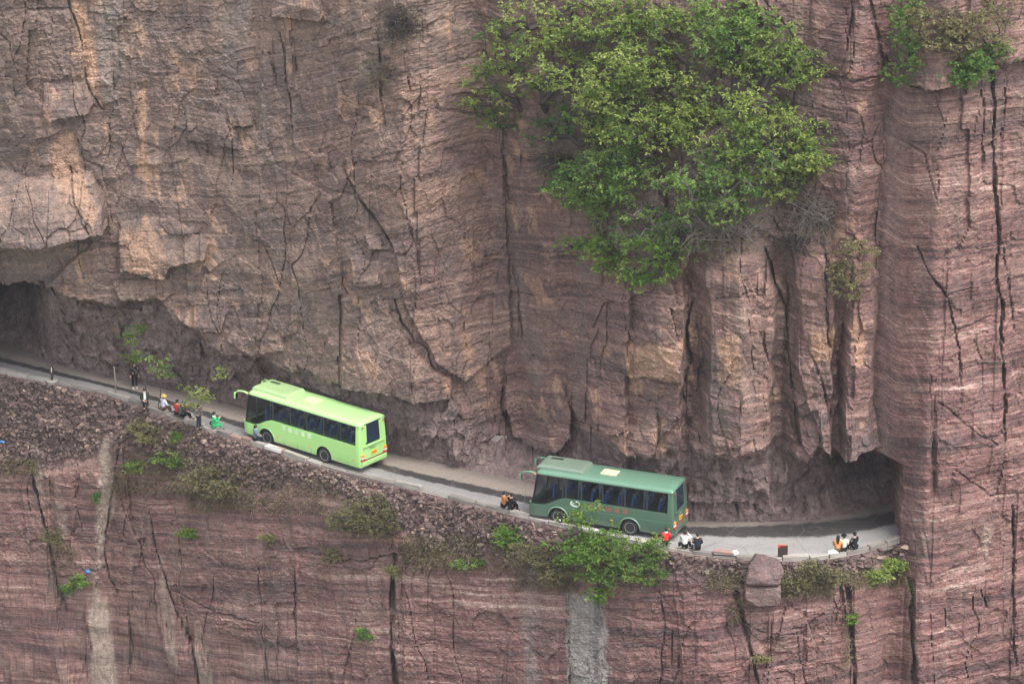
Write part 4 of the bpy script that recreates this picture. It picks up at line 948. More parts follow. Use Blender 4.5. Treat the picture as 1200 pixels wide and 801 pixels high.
def person(label, px, pose, face, jacket, trousers, hair='short', arms='lap', shirt=None, bag=None, hat=None, seat=0.30, onroad=False, scale=1.17, group='people resting along the road edge'):
    p = at_z(px[0], px[1], 0.0 if onroad else seat)
    if not onroad: y, a = kerb_frame(p[0]); p = np.array([p[0], y + 0.16, 0])
    root = empty('person', (p[0], p[1], 0.01), math.radians(face)); tag(root, label, 'person', group)
    root.scale = (scale,) * 3
    sit = pose == 'sit'; h = seat + 0.10 if sit else 0.92
    D = {}; D['pel'] = (0, 0, h); D['spi'] = (.0 if not sit else .02, 0, h + .20); D['che'] = (.03 if sit else 0, 0, h + .40); D['nb'] = (.03 if sit else 0, 0, h + .52)
    D['nk'] = (D['nb'][0] + .015, 0, h + .585); D['hd'] = (D['nb'][0] + .035, 0, h + .67); D['tp'] = (D['nb'][0] + .03, 0, h + .765)
    nz = (D['hd'][0] + .095, 0, h + .655)
    nodes = [(D['pel'], (.13, .105)), (D['spi'], (.12, .09)), (D['che'], (.145, .10)), (D['nb'], .075), (D['nk'], .055), (D['hd'], (.082, .092)), (D['tp'], .055), (nz, .014)]
    E = [(0, 1), (1, 2), (2, 3), (3, 4), (4, 5), (5, 6), (5, 7)]
    jn = [(D['pel'], (.165, .13)), (D['spi'], (.15, .115)), (D['che'], (.165, .12)), (D['nb'], (.09, .08))]; je = [(0, 1), (1, 2), (2, 3)]
    tn = [((0, 0, h + .02), (.145, .12))]; te = []
    for s in (-1, 1):
        sh = (D['che'][0] - .01, s * .185, h + .455)
        if arms == 'lap': el, wr = (.10, s * .25, h + .20), (.30, s * .12, h + .14)
        elif arms == 'down': el, wr = (-.02, s * .25, h + .19), (.05, s * .25, h - .06)
        elif arms == 'face' and s == -1: el, wr = (.28, s * .24, h + .36), (.22, s * .08, h + .62)
        elif arms == 'phone': el, wr = (.17, s * .24, h + .27), (.36, s * .07, h + .44)
        else: el, wr = (.08, s * .25, h + .20), (.26, s * .14, h + .14)
        b0 = len(nodes); nodes += [(sh, .062), (el, .045), (wr, .032)]; E += [(2, b0), (b0, b0 + 1), (b0 + 1, b0 + 2)]
        d = (Vector(wr) - Vector(el)).normalized(); side = d.cross(Vector((0, 0, 1))).normalized(); up_ = side.cross(d)
        pm = Vector(wr) + d * .06; nodes.append((tuple(pm), (.036, .02))); E.append((b0 + 2, b0 + 3))
        for k in range(4):
            r0 = pm + d * .035 + side * (k - 1.5) * .021; r1 = r0 + d * (.045, .052, .048, .036)[k] - up_ * .012; r2 = r1 + d * .022 - up_ * .028
            i0 = len(nodes); nodes += [(tuple(r0), .010), (tuple(r1), .009), (tuple(r2), .008)]; E += [(b0 + 3, i0), (i0, i0 + 1), (i0 + 1, i0 + 2)]
        i0 = len(nodes); nodes += [(tuple(pm - d * .03 - side * s * .045), .011), (tuple(pm + d * .01 - side * s * .065 - up_ * .012), .009)]; E += [(b0 + 3, i0), (i0, i0 + 1)]
        j0 = len(jn); jn += [(sh, .085), (el, .066), (tuple(Vector(wr) - d * .02), .052)]; je += [(2, j0), (j0, j0 + 1), (j0 + 1, j0 + 2)]
        if sit: hp, kn, an, to = (.02, s * .09, h - .01), (.38, s * .12, h + .06), (.46, s * .11, .09), (.60, s * .12, .04)
        else: hp, kn, an, to = (0, s * .09, h - .03), (.03, s * .10, .49), (-.01, s * .105, .09), (.13, s * .115, .035)
        b0 = len(nodes); nodes += [(hp, .085), (kn, .055), (an, .04), (to, .035)]; E += [(0, b0), (b0, b0 + 1), (b0 + 1, b0 + 2), (b0 + 2, b0 + 3)]
        t0 = len(tn); tn += [(hp, .105), (kn, .078), ((an[0], an[1], an[2] + .03), .062)]; te += [(0, t0), (t0, t0 + 1), (t0 + 1, t0 + 2)]
        q = MB(); q.box((an[0] + .06, an[1], .045), (.27, .10, .09), bev=.03); q.build('shoe', cloth('shoe_white', (.6, .6, .6)) if bag == 'white_shoes' else cloth('shoe_dark', (.03, .03, .03)), root)
    skinned('body', nodes, E, SKIN, root)
    skinned('jacket', jn, je, jacket, root, 2)
    skinned('trousers', tn, te, trousers, root)
    c = Vector(D['hd'])
    bm = bmesh.new(); bmesh.ops.create_uvsphere(bm, u_segments=14, v_segments=10, radius=1)
    for q in bm.verts:
        if q.co.z < -0.1 and q.co.x > -0.15: q.co *= .72
        q.co = Vector((q.co.x * .115 - .022, q.co.y * .102, q.co.z * .118 + .035))
    if hair == 'long':
        for q in bm.verts:
            if q.co.z < 0.02 and q.co.x < 0.02: q.co.z -= .34 * min(1, (0.02 - q.co.z) / .08); q.co.x -= .05; q.co.y *= 1.15
    me = bpy.data.meshes.new('hair'); bm.to_mesh(me); bm.free(); me.materials.append(hat if hat and hair == 'hood' else HAIR)
    me.polygons.foreach_set('use_smooth', [True] * len(me.polygons)); o = link('hair', me, root); o.location = c
    if hat and hair != 'hood':
        q = MB(); q.lathe([(.0, .17), (.075, .165), (.108, .12), (.115, .065), (.175, .055), (.175, .045), (.112, .045)], c + Vector((-.01, 0, 0)), 'z', 18, cap=False); q.build('hat', hat, root)
    if shirt:
        q = MB(); q.box((D['che'][0] + .098, 0, h + .30), (.06, .15, .42), bev=.028); q.build('shirt_front', shirt, root)
        q = MB(); q.lathe([(.085, -.02), (.095, .03), (.075, .05)], (D['nb'][0], 0, h + .54), 'z', 14, cap=False); q.build('collar', shirt, root)
    if bag == 'back':
        q = MB(); q.box((-.20, 0, h + .30), (.20, .30, .42), bev=.07); q.build('backpack', cloth('olive_bag', (.07, .075, .05)), root)
    if bag == 'side':
        q = MB(); q.box((-.05, .27, h + .02), (.26, .13, .22), bev=.05); q.build('shoulder_bag', cloth('black_bag', (.015, .015, .02)), root)
    if arms == 'phone':
        q = MB(); q.box((.455, 0, h + .50), (.02, .085, .16), bev=.006); q.build('phone', M['black'], root)
    return root
J = cloth
person('person in dark clothes and white shoes standing on the wall side of the road', (158, 455), 'stand', -70, J('charcoal', (.02, .022, .025)), J('black', (.012, .012, .014)), bag='white_shoes', onroad=True, arms='down')
person('person in dark olive jacket over white shirt sitting on the kerb by a sapling', (168, 478), 'sit', -75, J('dark_olive', (.03, .034, .025)), J('black', (.012, .012, .014)), shirt=J('white', (.7, .7, .7)))
person('person in pale lilac top and yellow hat sitting on the kerb', (190, 487), 'sit', 40, J('lilac', (.50, .50, .68)), J('brown', (.10, .06, .04)), hat=J('yellow', (.55, .36, .09)), arms='lap')
person('person in red jacket sitting on the kerb beside an olive backpack', (206, 493), 'sit', 60, J('crimson', (.36, .03, .035)), J('black', (.012, .012, .014)))
person('person with an olive backpack sitting next to the red jacket', (213, 495), 'sit', 30, J('dark_brown', (.05, .035, .03)), J('black', (.012, .012, .014)), bag='back', hat=J('navy', (.05, .06, .09)))
person('man in grey open coat over a dark red top standing at the road edge', (233, 503), 'stand', -50, J('grey', (.11, .115, .125)), J('dark_navy', (.025, .028, .04)), shirt=J('wine', (.12, .04, .04)), arms='down', onroad=True, scale=1.06)
person('person in bright green coat with white collar holding up a phone', (249, 507), 'sit', 15, J('emerald', (.03, .40, .14)), J('emerald', (.03, .40, .14)), arms='phone', shirt=J('white', (.7, .7, .7)), bag='side')
person('person in grey blue jacket sitting in front of the lime bus', (298, 521), 'sit', 20, J('slate', (.13, .16, .22)), J('dark_navy', (.025, .028, .04)), shirt=J('sky_blue', (.22, .36, .62)))
person('person in orange brown top holding up a phone ahead of the dark green bus', (590, 603), 'sit', 30, J('rust', (.36, .15, .05)), J('black', (.012, .012, .014)), arms='phone')
person('person in black sitting on the kerb beside the orange brown top', (599, 606), 'sit', 55, J('jet', (.012, .012, .016)), J('jet', (.012, .012, .016)), arms='lap')
person('person in bright red jacket with white collar sitting behind the dark green bus', (781, 642), 'sit', 95, J('red', (.62, .04, .04)), J('black', (.012, .012, .014)), shirt=J('white', (.7, .7, .7)))
person('person in white top with one hand raised to the face', (803, 647), 'sit', 62, J('white', (.7, .7, .7)), J('black', (.012, .012, .014)), arms='face', hair='short', bag='side')
person('person in dark navy jacket sitting on the kerb near a red brown slab', (818, 649), 'sit', 85, J('ink', (.018, .022, .035)), J('black', (.012, .012, .014)), bag='side')
person('person in orange top with long black hair near the tunnel', (983, 653), 'sit', 80, J('orange', (.62, .27, .09)), J('brown', (.10, .06, .04)), hair='long')
person('person in cream jacket and black cap near the tunnel', (990, 651), 'sit', 95, J('cream', (.58, .55, .50)), J('black', (.012, .012, .014)), hat=J('jet', (.012, .012, .016)))
person('person in black hooded coat sitting nearest the tunnel mouth', (1003, 649), 'sit', 125, J('coal', (.014, .015, .02)), J('black', (.012, .012, .014)), hair='hood', hat=J('coal', (.014, .015, .02)))
print('people', time.time() - T0)

# ------------------------------------------------------------------ small things along the road
M['sign_wood'] = simple('dark_brown_board', (0.045, 0.022, 0.022), 0.6)
M['sign_red'] = simple('red_board_edge', (0.50, 0.06, 0.03), 0.6)
M['concrete'] = simple('pale_concrete', (0.33, 0.30, 0.27), 0.95, 0.1, 0.2, 4)
M['plastic'] = simple('white_plastic_sack', (0.75, 0.76, 0.78), 0.5, 0.4)
M['blue_plastic'] = simple('blue_plastic', (0.05, 0.25, 0.65), 0.5, 0.4)
M['pole'] = simple('weathered_pole', (0.22, 0.18, 0.16), 0.9)
def edge_pt(u, v, z=0.0, back=0.16):
    p = at_z(u, v, z); y, a = kerb_frame(p[0]); return (p[0], y + back, 0), a
loc, a = edge_pt(61, 449); r_ = empty('paddle_sign', loc, a); tag(r_, 'dark brown paddle shaped sign with white marks on a concrete base', 'sign')
q = MB(); q.lathe([(.30, -.2), (.44, .18), (.40, .22), (.0, .23)], (0, 0, 0), 'z', 10); q.build('concrete_base', M['concrete'], r_)
q = MB(); q.tube([(0, 0, .2), (0, 0, .62)], .085, 8); q.build('post', M['sign_wood'], r_)
q = MB(); q.lathe([(0, -.04), (.19, -.04), (.21, 0), (.19, .04), (0, .04)], (0, 0, 0), 'y', 20, cap=False); q.v = [(p[0] * 1.0, p[1], p[2] * 1.95 + .92) for p in q.v]; bd = q.build('board', M['sign_wood'], r_)
for zz, s_ in ((1.12, .075), (.98, .09), (.84, .06)):
    q = MB(); q.box((.01, -.045, zz), (s_, .012, .10), bev=.004); q.build('white_mark', M['white_paint'], bd)
loc, a = edge_pt(917, 655); r_ = empty('notice_board', loc, a); tag(r_, 'dark maroon notice board with an orange red top standing on the road edge', 'sign')
q = MB(); q.box((0, 0, .58), (.62, .10, .78), bev=.012); bd = q.build('board', M['sign_wood'], r_)
q = MB(); q.box((-.06, -.002, .985), (.5, .14, .05), bev=.01); q.build('board_cap', M['sign_red'], r_)
q = MB(); q.box((-.24, -.052, .90), (.14, .012, .12), bev=.003); q.build('corner_mark', M['sign_red'], r_)
for s in (-1, 1): q = MB(); q.box((s * .24, 0, .1), (.07, .07, .24)); q.build('leg', M['sign_wood'], r_)
loc, a = edge_pt(848, 654); q = MB(); q.box((0, 0, 0), (1.35, .36, .16), bev=.03); o = q.build('stone_slab', M['kerb_red'], None); o.location = (loc[0], loc[1] - .02, .36); o.rotation_euler = (0.1, .03, a); tag(o, 'red brown stone slab lying along the kerb', 'stone slab')
def sack(px, d, label, mt, seed, z=.3, name='sack'):
    loc, a = edge_pt(*px); bm = bmesh.new(); bmesh.ops.create_icosphere(bm, subdivisions=3, radius=.5); r = random.Random(seed)
    for q in bm.verts:
        n = .12 * math.sin(q.co.x * 9 + seed) * math.sin(q.co.y * 7 + 2) + .08 * math.sin(q.co.z * 13 + q.co.x * 5); q.co *= 1 + n
        if q.co.z < -.25: q.co.z = -.25 + (q.co.z + .25) * .2
        q.co = Vector((q.co.x * d[0], q.co.y * d[1], (q.co.z + .28) * d[2]))
    me = bpy.data.meshes.new(name); bm.to_mesh(me); bm.free(); me.materials.append(mt); o = link(name, me); o.location = (loc[0], loc[1], z); o.rotation_euler = (0, 0, a); tag(o, label, 'sack'); return o
sack((862, 655), (.42, .3, .42), 'small white sack beside the red brown slab', M['plastic'], 1, .2)
sack((977, 656), (.75, .4, .36), 'wide white sack left of the person in the orange top', M['plastic'], 2, .2)
o = sack((657, 613), (.30, .28, .62), 'small black bag on the kerb at the nose of the dark green bus', cloth('black_bag', (.015, .015, .02)), 3, .2, 'backpack'); o['category'] = 'bag'
q = MB(); q.box((.02, -.13, .22), (.13, .06, .12), bev=.02); q.build('white_pocket', M['plastic'], o)
loc, a = edge_pt(136, 465); r_ = MB(); r_.tube([(0, 0, -.1), (-.02, 0, 1.2), (-.07, .02, 2.25)], [.06, .05, .04], 7); o = r_.build('pole', M['pole']); o.location = loc; tag(o, 'thin weathered wooden pole rising from the kerb', 'pole')
for px, L, lab in (((322, 527), 1.5, 'whitewashed kerb stone in front of the lime bus front wheel'), ((690, 626), 1.3, 'whitewashed kerb stone behind the feathery sapling below the dark green bus'), ((757, 638), 1.0, 'whitewashed kerb stone under the rear of the dark green bus')):
    loc, a = edge_pt(*px); q = MB(); q.box((0, 0, 0), (L, .42, .22), bev=.05); q.v = [tuple(Vector(p) + Vector((rs.uniform(-.04, .04),) * 3)) for p in q.v]
    o = q.build('kerb_stone', M['white_stone']); o.location = (loc[0], loc[1] - .12, .22); o.rotation_euler = (0, 0, a); tag(o, lab, 'kerb stone')
# painted plaque on the rock
p = UPT([(555, 517), (580, 516)]); y = np.array([Yu[np.argmin(abs(xs - k[0])), np.argmin(abs(zs - k[2]))] for k in p])
q = MB(); q.box((0, 0, 0), (1.05, .10, .78), bev=.02); o = q.build('plaque', M['concrete']); 
pp = hit(np.array([584.0]), np.array([518.0]), up_macro)[0]; yy = Yu[np.argmin(abs(xs - pp[0])), np.argmin(abs(zs - pp[2]))]
o.location = (pp[0], yy - .14, pp[2]); o.rotation_euler = (0, .12, math.atan2(Yu[np.argmin(abs(xs - pp[0] - .6)), np.argmin(abs(zs - pp[2]))] - Yu[np.argmin(abs(xs - pp[0] + .6)), np.argmin(abs(zs - pp[2]))], 1.2) * .5); tag(o, 'pale grey plaque fixed low on the rock wall between the buses', 'plaque')
# boulder on the edge
def hull_rock(name, pts, parent, seed, tone):
    bm = bmesh.new()
    for p in pts: bm.verts.new(p)
    bmesh.ops.convex_hull(bm, input=bm.verts[:])
    for q in [q for q in bm.verts if not q.link_faces]: bm.verts.remove(q)
    bmesh.ops.dissolve_limit(bm, angle_limit=.02, verts=bm.verts[:], edges=bm.edges[:])
    bmesh.ops.bevel(bm, geom=bm.edges[:], offset=.05, segments=1, affect='EDGES')
    bmesh.ops.triangulate(bm, faces=bm.faces[:])
    bmesh.ops.subdivide_edges(bm, edges=bm.edges[:], cuts=5, use_grid_fill=True)
    me = bpy.data.meshes.new(name); bm.to_mesh(me); bm.free()
    V = np.empty(len(me.vertices) * 3, np.float32); me.vertices.foreach_get('co', V); V = V.reshape(-1, 3).astype(float); N = np.empty(len(V) * 3, np.float32); me.vertices.foreach_get('normal', N); N = N.reshape(-1, 3)
    d = .13 * fbm(V[:, 0] * 1.1 + V[:, 1], V[:, 2] * 1.4 + V[:, 1] * .6, seed, 5, .55) + .06 * (_h(np.floor(V[:, 2] * 5), np.floor(V[:, 0] * .8), seed) - .5)
    V = V + N * d[:, None]; me.vertices.foreach_set('co', V.astype(np.float32).ravel())
    for k, v_ in (('bed', V[:, 2] * .12), ('rough', np.full(len(V), .35)), ('dark', np.full(len(V), .6)), ('tone', np.full(len(V), tone)), ('pale', sstep(.25, .45, -V[:, 1] * 0.2 + fbm(V[:, 0] * 2, V[:, 2] * 2, 3)) * (V[:, 2] < .45) * (V[:, 0] < .4))):
        me.attributes.new(k, 'FLOAT', 'POINT').data.foreach_set('value', np.asarray(v_, np.float32))
    me.materials.append(M['rock']); return link(name, me, parent)
pb = hit(np.array([893.0]), np.array([701.0]), low_macro, -8)[0]; yb = float(low_y(pb[0], pb[2])) - .15
bl = empty('boulder', (pb[0], yb, pb[2])); tag(bl, 'big cracked maroon boulder perched on the outer edge below the road', 'boulder')
hull_rock('lower_block', [(-1.15,-.9,.5),(-1.0,-.8,.15),(-.3,-1.1,-.1),(1.05,-.9,-.05),(1.15,-.9,.9),(1.1,-.8,1.25),(-1.2,-.7,1.15),(.2,-1.1,1.25),(-1.0,.9,.0),(1.1,.9,.0),(1.1,.9,1.3),(-1.1,.9,1.3)], bl, 4, .9)
hull_rock('upper_block', [(-1.15,-.8,1.32),(1.05,-.95,1.36),(1.25,-.7,2.1),(1.0,-.2,2.75),(-.1,-1.2,1.7),(-.95,-.7,2.05),(-.75,-.1,2.75),(-.25,-.1,3.1),(.2,.1,2.95),(-.9,.9,1.4),(1.1,.9,1.4),(1.0,.9,2.5),(-.5,.8,2.8)], bl, 8, 1.0)
# ------------------------------------------------------------------ plants
def leaf_material(nm, lo, mid, hi):
    m, t, b = mat(nm); g = NT(t); tint = g.attr('tint').outputs['Fac']
    c = g.ramp(tint, [(0.0, lo), (0.5, mid), (1.0, hi)])
    g.l(c, b.inputs['Base Color']); b.inputs['Roughness'].default_value = 0.55; b.inputs['Specular IOR Level'].default_value = 0.25
    tr = g.n('ShaderNodeBsdfTranslucent'); g.l(c, tr.inputs['Color']); mx = g.n('ShaderNodeMixShader'); mx.inputs[0].default_value = 0.42
    g.l(b.outputs[0], mx.inputs[1]); g.l(tr.outputs[0], mx.inputs[2]); g.l(mx.outputs[0], t.nodes['Material Output'].inputs['Surface']); return m
M['leaf'] = leaf_material('spring_leaves', (0.07, 0.145, 0.030), (0.19, 0.275, 0.060), (0.33, 0.385, 0.105))
M['leaf_green'] = leaf_material('green_leaves', (0.05, 0.13, 0.027), (0.135, 0.24, 0.052), (0.24, 0.325, 0.085))
M['leaf_bright'] = leaf_material('bright_leaves', (0.07, 0.15, 0.02), (0.125, 0.225, 0.035), (0.20, 0.28, 0.06))
M['leaf_olive'] = leaf_material('olive_leaves', (0.085, 0.082, 0.045), (0.16, 0.155, 0.075), (0.24, 0.22, 0.10))
M['leaf_dry'] = leaf_material('dry_leaves', (0.11, 0.085, 0.06), (0.21, 0.165, 0.115), (0.24, 0.23, 0.11))
M['bark'] = simple('dark_bark', (0.06, 0.05, 0.048), 0.95, 0.1, 0.3, 5)
M['bark_pale'] = simple('pale_twigs', (0.17, 0.145, 0.135), 0.95, 0.1, 0.3, 5)
def np_mesh(name, V, F, material, parent, tint=None):
    me = bpy.data.meshes.new(name); V = np.asarray(V, np.float32); F = np.asarray(F, np.int32); n = F.shape[1]
    me.vertices.add(len(V)); me.vertices.foreach_set('co', V.ravel()); me.loops.add(F.size); me.loops.foreach_set('vertex_index', F.ravel())
    me.polygons.add(len(F)); me.polygons.foreach_set('loop_start', np.arange(0, F.size, n, dtype=np.int32))
    try: me.polygons.foreach_set('loop_total', np.full(len(F), n, dtype=np.int32))
    except Exception: pass
    if tint is not None: me.attributes.new('tint', 'FLOAT', 'POINT').data.foreach_set('value', np.asarray(tint, np.float32))
    me.update(); me.materials.append(material); return link(name, me, parent)
def unit(a): return a / (np.linalg.norm(a, axis=-1, keepdims=True) + 1e-9)
def leaves(P, r, size, per=6, droop=0.25, aspect=0.42):
    """rosettes of pointed leaves at the points P"""
    n = len(P); C = np.repeat(P, per, 0); D = unit(r.normal(size=(n * per, 3)) * np.array([1, 1, .55]) + np.array([0, -.15, .22])); 
    L = size * r.uniform(.6, 1.25, (n * per, 1)); S_ = unit(np.cross(D, r.normal(size=(n * per, 3)))) * L * aspect * .5
    down = np.array([0, 0, -1.0]) * L * droop
    v0 = C + D * L * .08; v1 = C + D * L * .55 + S_ + down * .3; v2 = C + D * L + down; v3 = C + D * L * .55 - S_ + down * .3
    V = np.stack([v0, v1, v2, v3], 1).reshape(-1, 3); F = np.arange(n * per * 4).reshape(-1, 4)
    return V, F
def tubes_np(segs, nside=4):
    V = []; F = []; o = 0
    for p, q, r0, r1 in segs:
        d = unit(q - p); a = np.cross(d, [0.31, .2, .93]); a = unit(a); b = np.cross(d, a)
        for c, rr in ((p, r0), (q, r1)):
            for k in range(nside):
                t = 2 * math.pi * k / nside; V.append(c + (a * math.cos(t) + b * math.sin(t)) * rr)
        F += [(o + k, o + (k + 1) % nside, o + nside + (k + 1) % nside, o + nside + k) for k in range(nside)]; o += 2 * nside
    return V, F
def plant(label, cat, name, root, blobs, tufts, leafmat, seed, leaf=.235, per=8, spread=.38, trunk_r=.12, bark='bark', group=None, tint=(.5, .22), stems=1, twiggy=0, wander=.12, crown_name='crown'):
    """root: 3D point. blobs: (centre 3D, radii 3D, weight)."""
    r = np.random.default_rng(seed); root = np.array(root, float)
    o = empty(name, root); tag(o, label, cat, group)
    wts = np.array([b[2] * np.prod(b[1]) ** .67 for b in blobs]); wts = wts / wts.sum()
    ncl = max(4, int(tufts / 11)); cl = []
    for b, w_ in zip(blobs, wts):
        k = max(2, int(round(ncl * w_))); d = unit(r.normal(size=(k, 3))) * (r.uniform(0.12, 1, (k, 1)) ** .42); 
        cl.append(np.array(b[0]) + d * np.array(b[1]))
    cl = np.concatenate(cl) - root
    # limbs: each leaf cluster joins the nearest limb nearer the root
    nodes = [np.zeros(3)]; par_ = [-1]
    top = np.mean([b[0] for b in blobs], 0) - root
    for s in range(stems):
        prev = 0; off = r.normal(size=3) * .25 * np.linalg.norm(top) * (stems > 1)
        for k in range(1, 5):
            t = k / 5.5; p = (top + off) * t + r.normal(size=3) * wander * np.linalg.norm(top) * .35; p[2] += .12 * np.linalg.norm(top) * math.sin(t * 3) * (top[2] < 1)
            nodes.append(p); par_.append(prev); prev = len(nodes) - 1
    tips = []
    for i in np.argsort(np.linalg.norm(cl, axis=1)):
        p = cl[i]; A_ = np.array(nodes); dd = np.linalg.norm(A_ - p, axis=1) + .35 * np.linalg.norm(A_, axis=1)
        j = int(np.argmin(dd)); q = nodes[j]; L = np.linalg.norm(p - q)
        if L > .7:
            m_ = (p + q) / 2 + r.normal(size=3) * L * wander - np.array([0, 0, .05 * L]); nodes.append(m_); par_.append(j); j = len(nodes) - 1
        nodes.append(p); par_.append(j); tips.append(len(nodes) - 1)
    cnt = np.zeros(len(nodes))
    for i in tips: cnt[i] += 1
    for i in range(len(nodes) - 1, 0, -1): cnt[par_[i]] += cnt[i]
    rad = lambda i: max(.012, trunk_r * (max(cnt[i], 1) / max(cnt[0], 1)) ** .5)
    segs = [(nodes[par_[i]], nodes[i], min(rad(par_[i]), rad(i) * 1.25) if par_[i] else rad(i) * 1.2, rad(i)) for i in range(1, len(nodes))]
    for _ in range(twiggy):
        i = tips[r.integers(len(tips))]; p = nodes[i]; d = unit(r.normal(size=3) + np.array([0, -.3, .1])); L = r.uniform(.4, 1.1); m_ = p + d * L * .5 + r.normal(size=3) * .08
        segs += [(p, m_, .022, .016), (m_, p + d * L + r.normal(size=3) * .12, .016, .008)]
    V, F = tubes_np(segs); np_mesh('trunk', V, F, M[bark], o)
    # leaves round each cluster
    per_cl = max(1, int(tufts / len(cl))); P = np.repeat(cl, per_cl, 0); P = P + r.normal(size=P.shape) * spread * np.array([1.0, .9, .45])
    V, F = leaves(P, r, leaf, per)
    tv = np.repeat(np.clip(np.repeat(r.normal(tint[0], tint[1] * 1.3, len(cl)), per_cl) + r.normal(0, .14, len(P)), 0, 1), per * 4)
    np_mesh(crown_name, V, F, M[leafmat], o, tv); return o
def wall_y(p): return float(Yu[np.argmin(abs(xs - p[0])), np.argmin(abs(zs - p[2]))])
def on_up(u, v): p = hit(np.array([float(u)]), np.array([float(v)]), up_macro)[0]; return np.array([p[0], wall_y(p), p[2]])
def on_low(u, v): p = hit(np.array([float(u)]), np.array([float(v)]), low_macro, -7.)[0]; return np.array([p[0], float(low_y(p[0], p[2])), p[2]])
PX = 18.0
def blob_up(u, v, ru, rv, rd=None, w_=1.0, off=.35):
    rd = rd or .62 * min(ru, rv) / PX; p = on_up(u, v); y = p[1] - rd - off; q = at_y(u, v, y); return (q, (ru / PX, rd, rv / PX * 1.05), w_)
GR = 'trees of the cliff grove'
def tree_up(label, root, bl, tufts, lm, seed, **k):
    tufts = int(tufts * .72)
    rt = on_up(*root); rt[1] += .1
    return plant(label, 'tree', 'cliff_tree', rt, [blob_up(*b) for b in bl], tufts, lm, seed, group=GR, trunk_r=.24, **k)
tree_up('loose pale green tree with hanging outer sprays at the far left of the cliff grove', (612, 128), [(590,100,48,40),(565,128,26,26),(600,140,40,18),(600,70,45,22)], 640, 'leaf', 1, tint=(.5, .22))
tree_up('yellow green tree with dark forked trunk above a dark hollow in the grove', (640, 128), [(630,75,50,40),(672,70,42,38),(650,50,60,22)], 780, 'leaf', 2, tint=(.68, .2))
tree_up('pale spreading tree at the top left edge of the picture', (655, 45), [(620,22,45,26),(675,18,50,24),(580,40,28,16)], 560, 'leaf', 3, tint=(.6, .2))
tree_up('airy tree at the top of the grove beside bare rock', (742, 50), [(710,20,40,26),(742,28,26,34)], 620, 'leaf', 4, tint=(.55, .2))
tree_up('dense yellow green tree in the heart of the grove', (735, 140), [(720,95,52,40),(705,120,40,24),(755,80,36,28)], 1500, 'leaf', 5, tint=(.66, .2))
tree_up('thin stemmed tree with open crown above the grove centre', (805, 112), [(785,40,30,34),(800,12,30,20),(775,75,24,18),(825,85,30,26),(840,115,30,14)], 700, 'leaf', 6, tint=(.55, .2))
tree_up('tall slender tree with wavy dark stem at the top right of the grove', (860, 118), [(850,40,40,26),(890,22,42,26),(850,10,40,16)], 980, 'leaf_green', 7, tint=(.6, .22))
tree_up('right leaning tree with its crown out over bare banded rock', (884, 112), [(900,55,36,26),(930,75,28,26),(880,75,26,18),(945,85,22,14)], 820, 'leaf', 8, tint=(.5, .2))
tree_up('bushy tree on the right flank of the grove over the twig nest', (900, 195), [(880,130,46,26),(915,150,50,30),(945,180,30,20),(870,160,40,26)], 1400, 'leaf', 9, tint=(.6, .22))
tree_up('deep green tree filling the left foot of the grove', (720, 225), [(690,205,48,32),(735,200,48,34),(662,215,30,22),(700,240,36,18)], 1700, 'leaf_green', 10, tint=(.5, .22))
tree_up('round yellow green tree in the middle of the grove', (790, 175), [(765,150,60,30),(720,160,46,26),(800,130,36,26)], 1500, 'leaf', 11, tint=(.62, .2))
tree_up('green tree tangled with grey twigs at the lower right of the grove', (850, 245), [(820,205,48,34),(860,215,42,26),(880,190,40,22),(835,245,44,22)], 1300, 'leaf_green', 12, tint=(.55, .22), twiggy=120, bark='bark_pale')
tree_up('low bush with pale dead branches under the grove', (775, 270), [(760,262,46,20),(800,275,42,22),(735,268,30,14)], 520, 'leaf_green', 13, tint=(.45, .2), twiggy=160, bark='bark_pale')
tree_up('light green spray hanging lowest left under the grove', (720, 285), [(685,290,34,12),(710,302,24,18),(700,278,28,10)], 420, 'leaf_bright', 14, tint=(.6, .2))
tree_up('light green bush hanging lowest at the foot of the grove', (785, 305), [(760,318,34,16),(770,292,40,14),(738,325,18,10)], 560, 'leaf_bright', 15, tint=(.45, .2))
tree_up('small green shrub in the shade between the grove trunks', (668, 160), [(640,150,26,14),(690,150,30,18),(660,135,20,12)], 260, 'leaf_green', 16, tint=(.3, .2), twiggy=40)
tree_up('small tree on the right edge of the grove with sunlit top', (935, 205), [(955,180,26,22),(925,205,40,18),(905,225,34,12)], 620, 'leaf', 17, tint=(.55, .2))
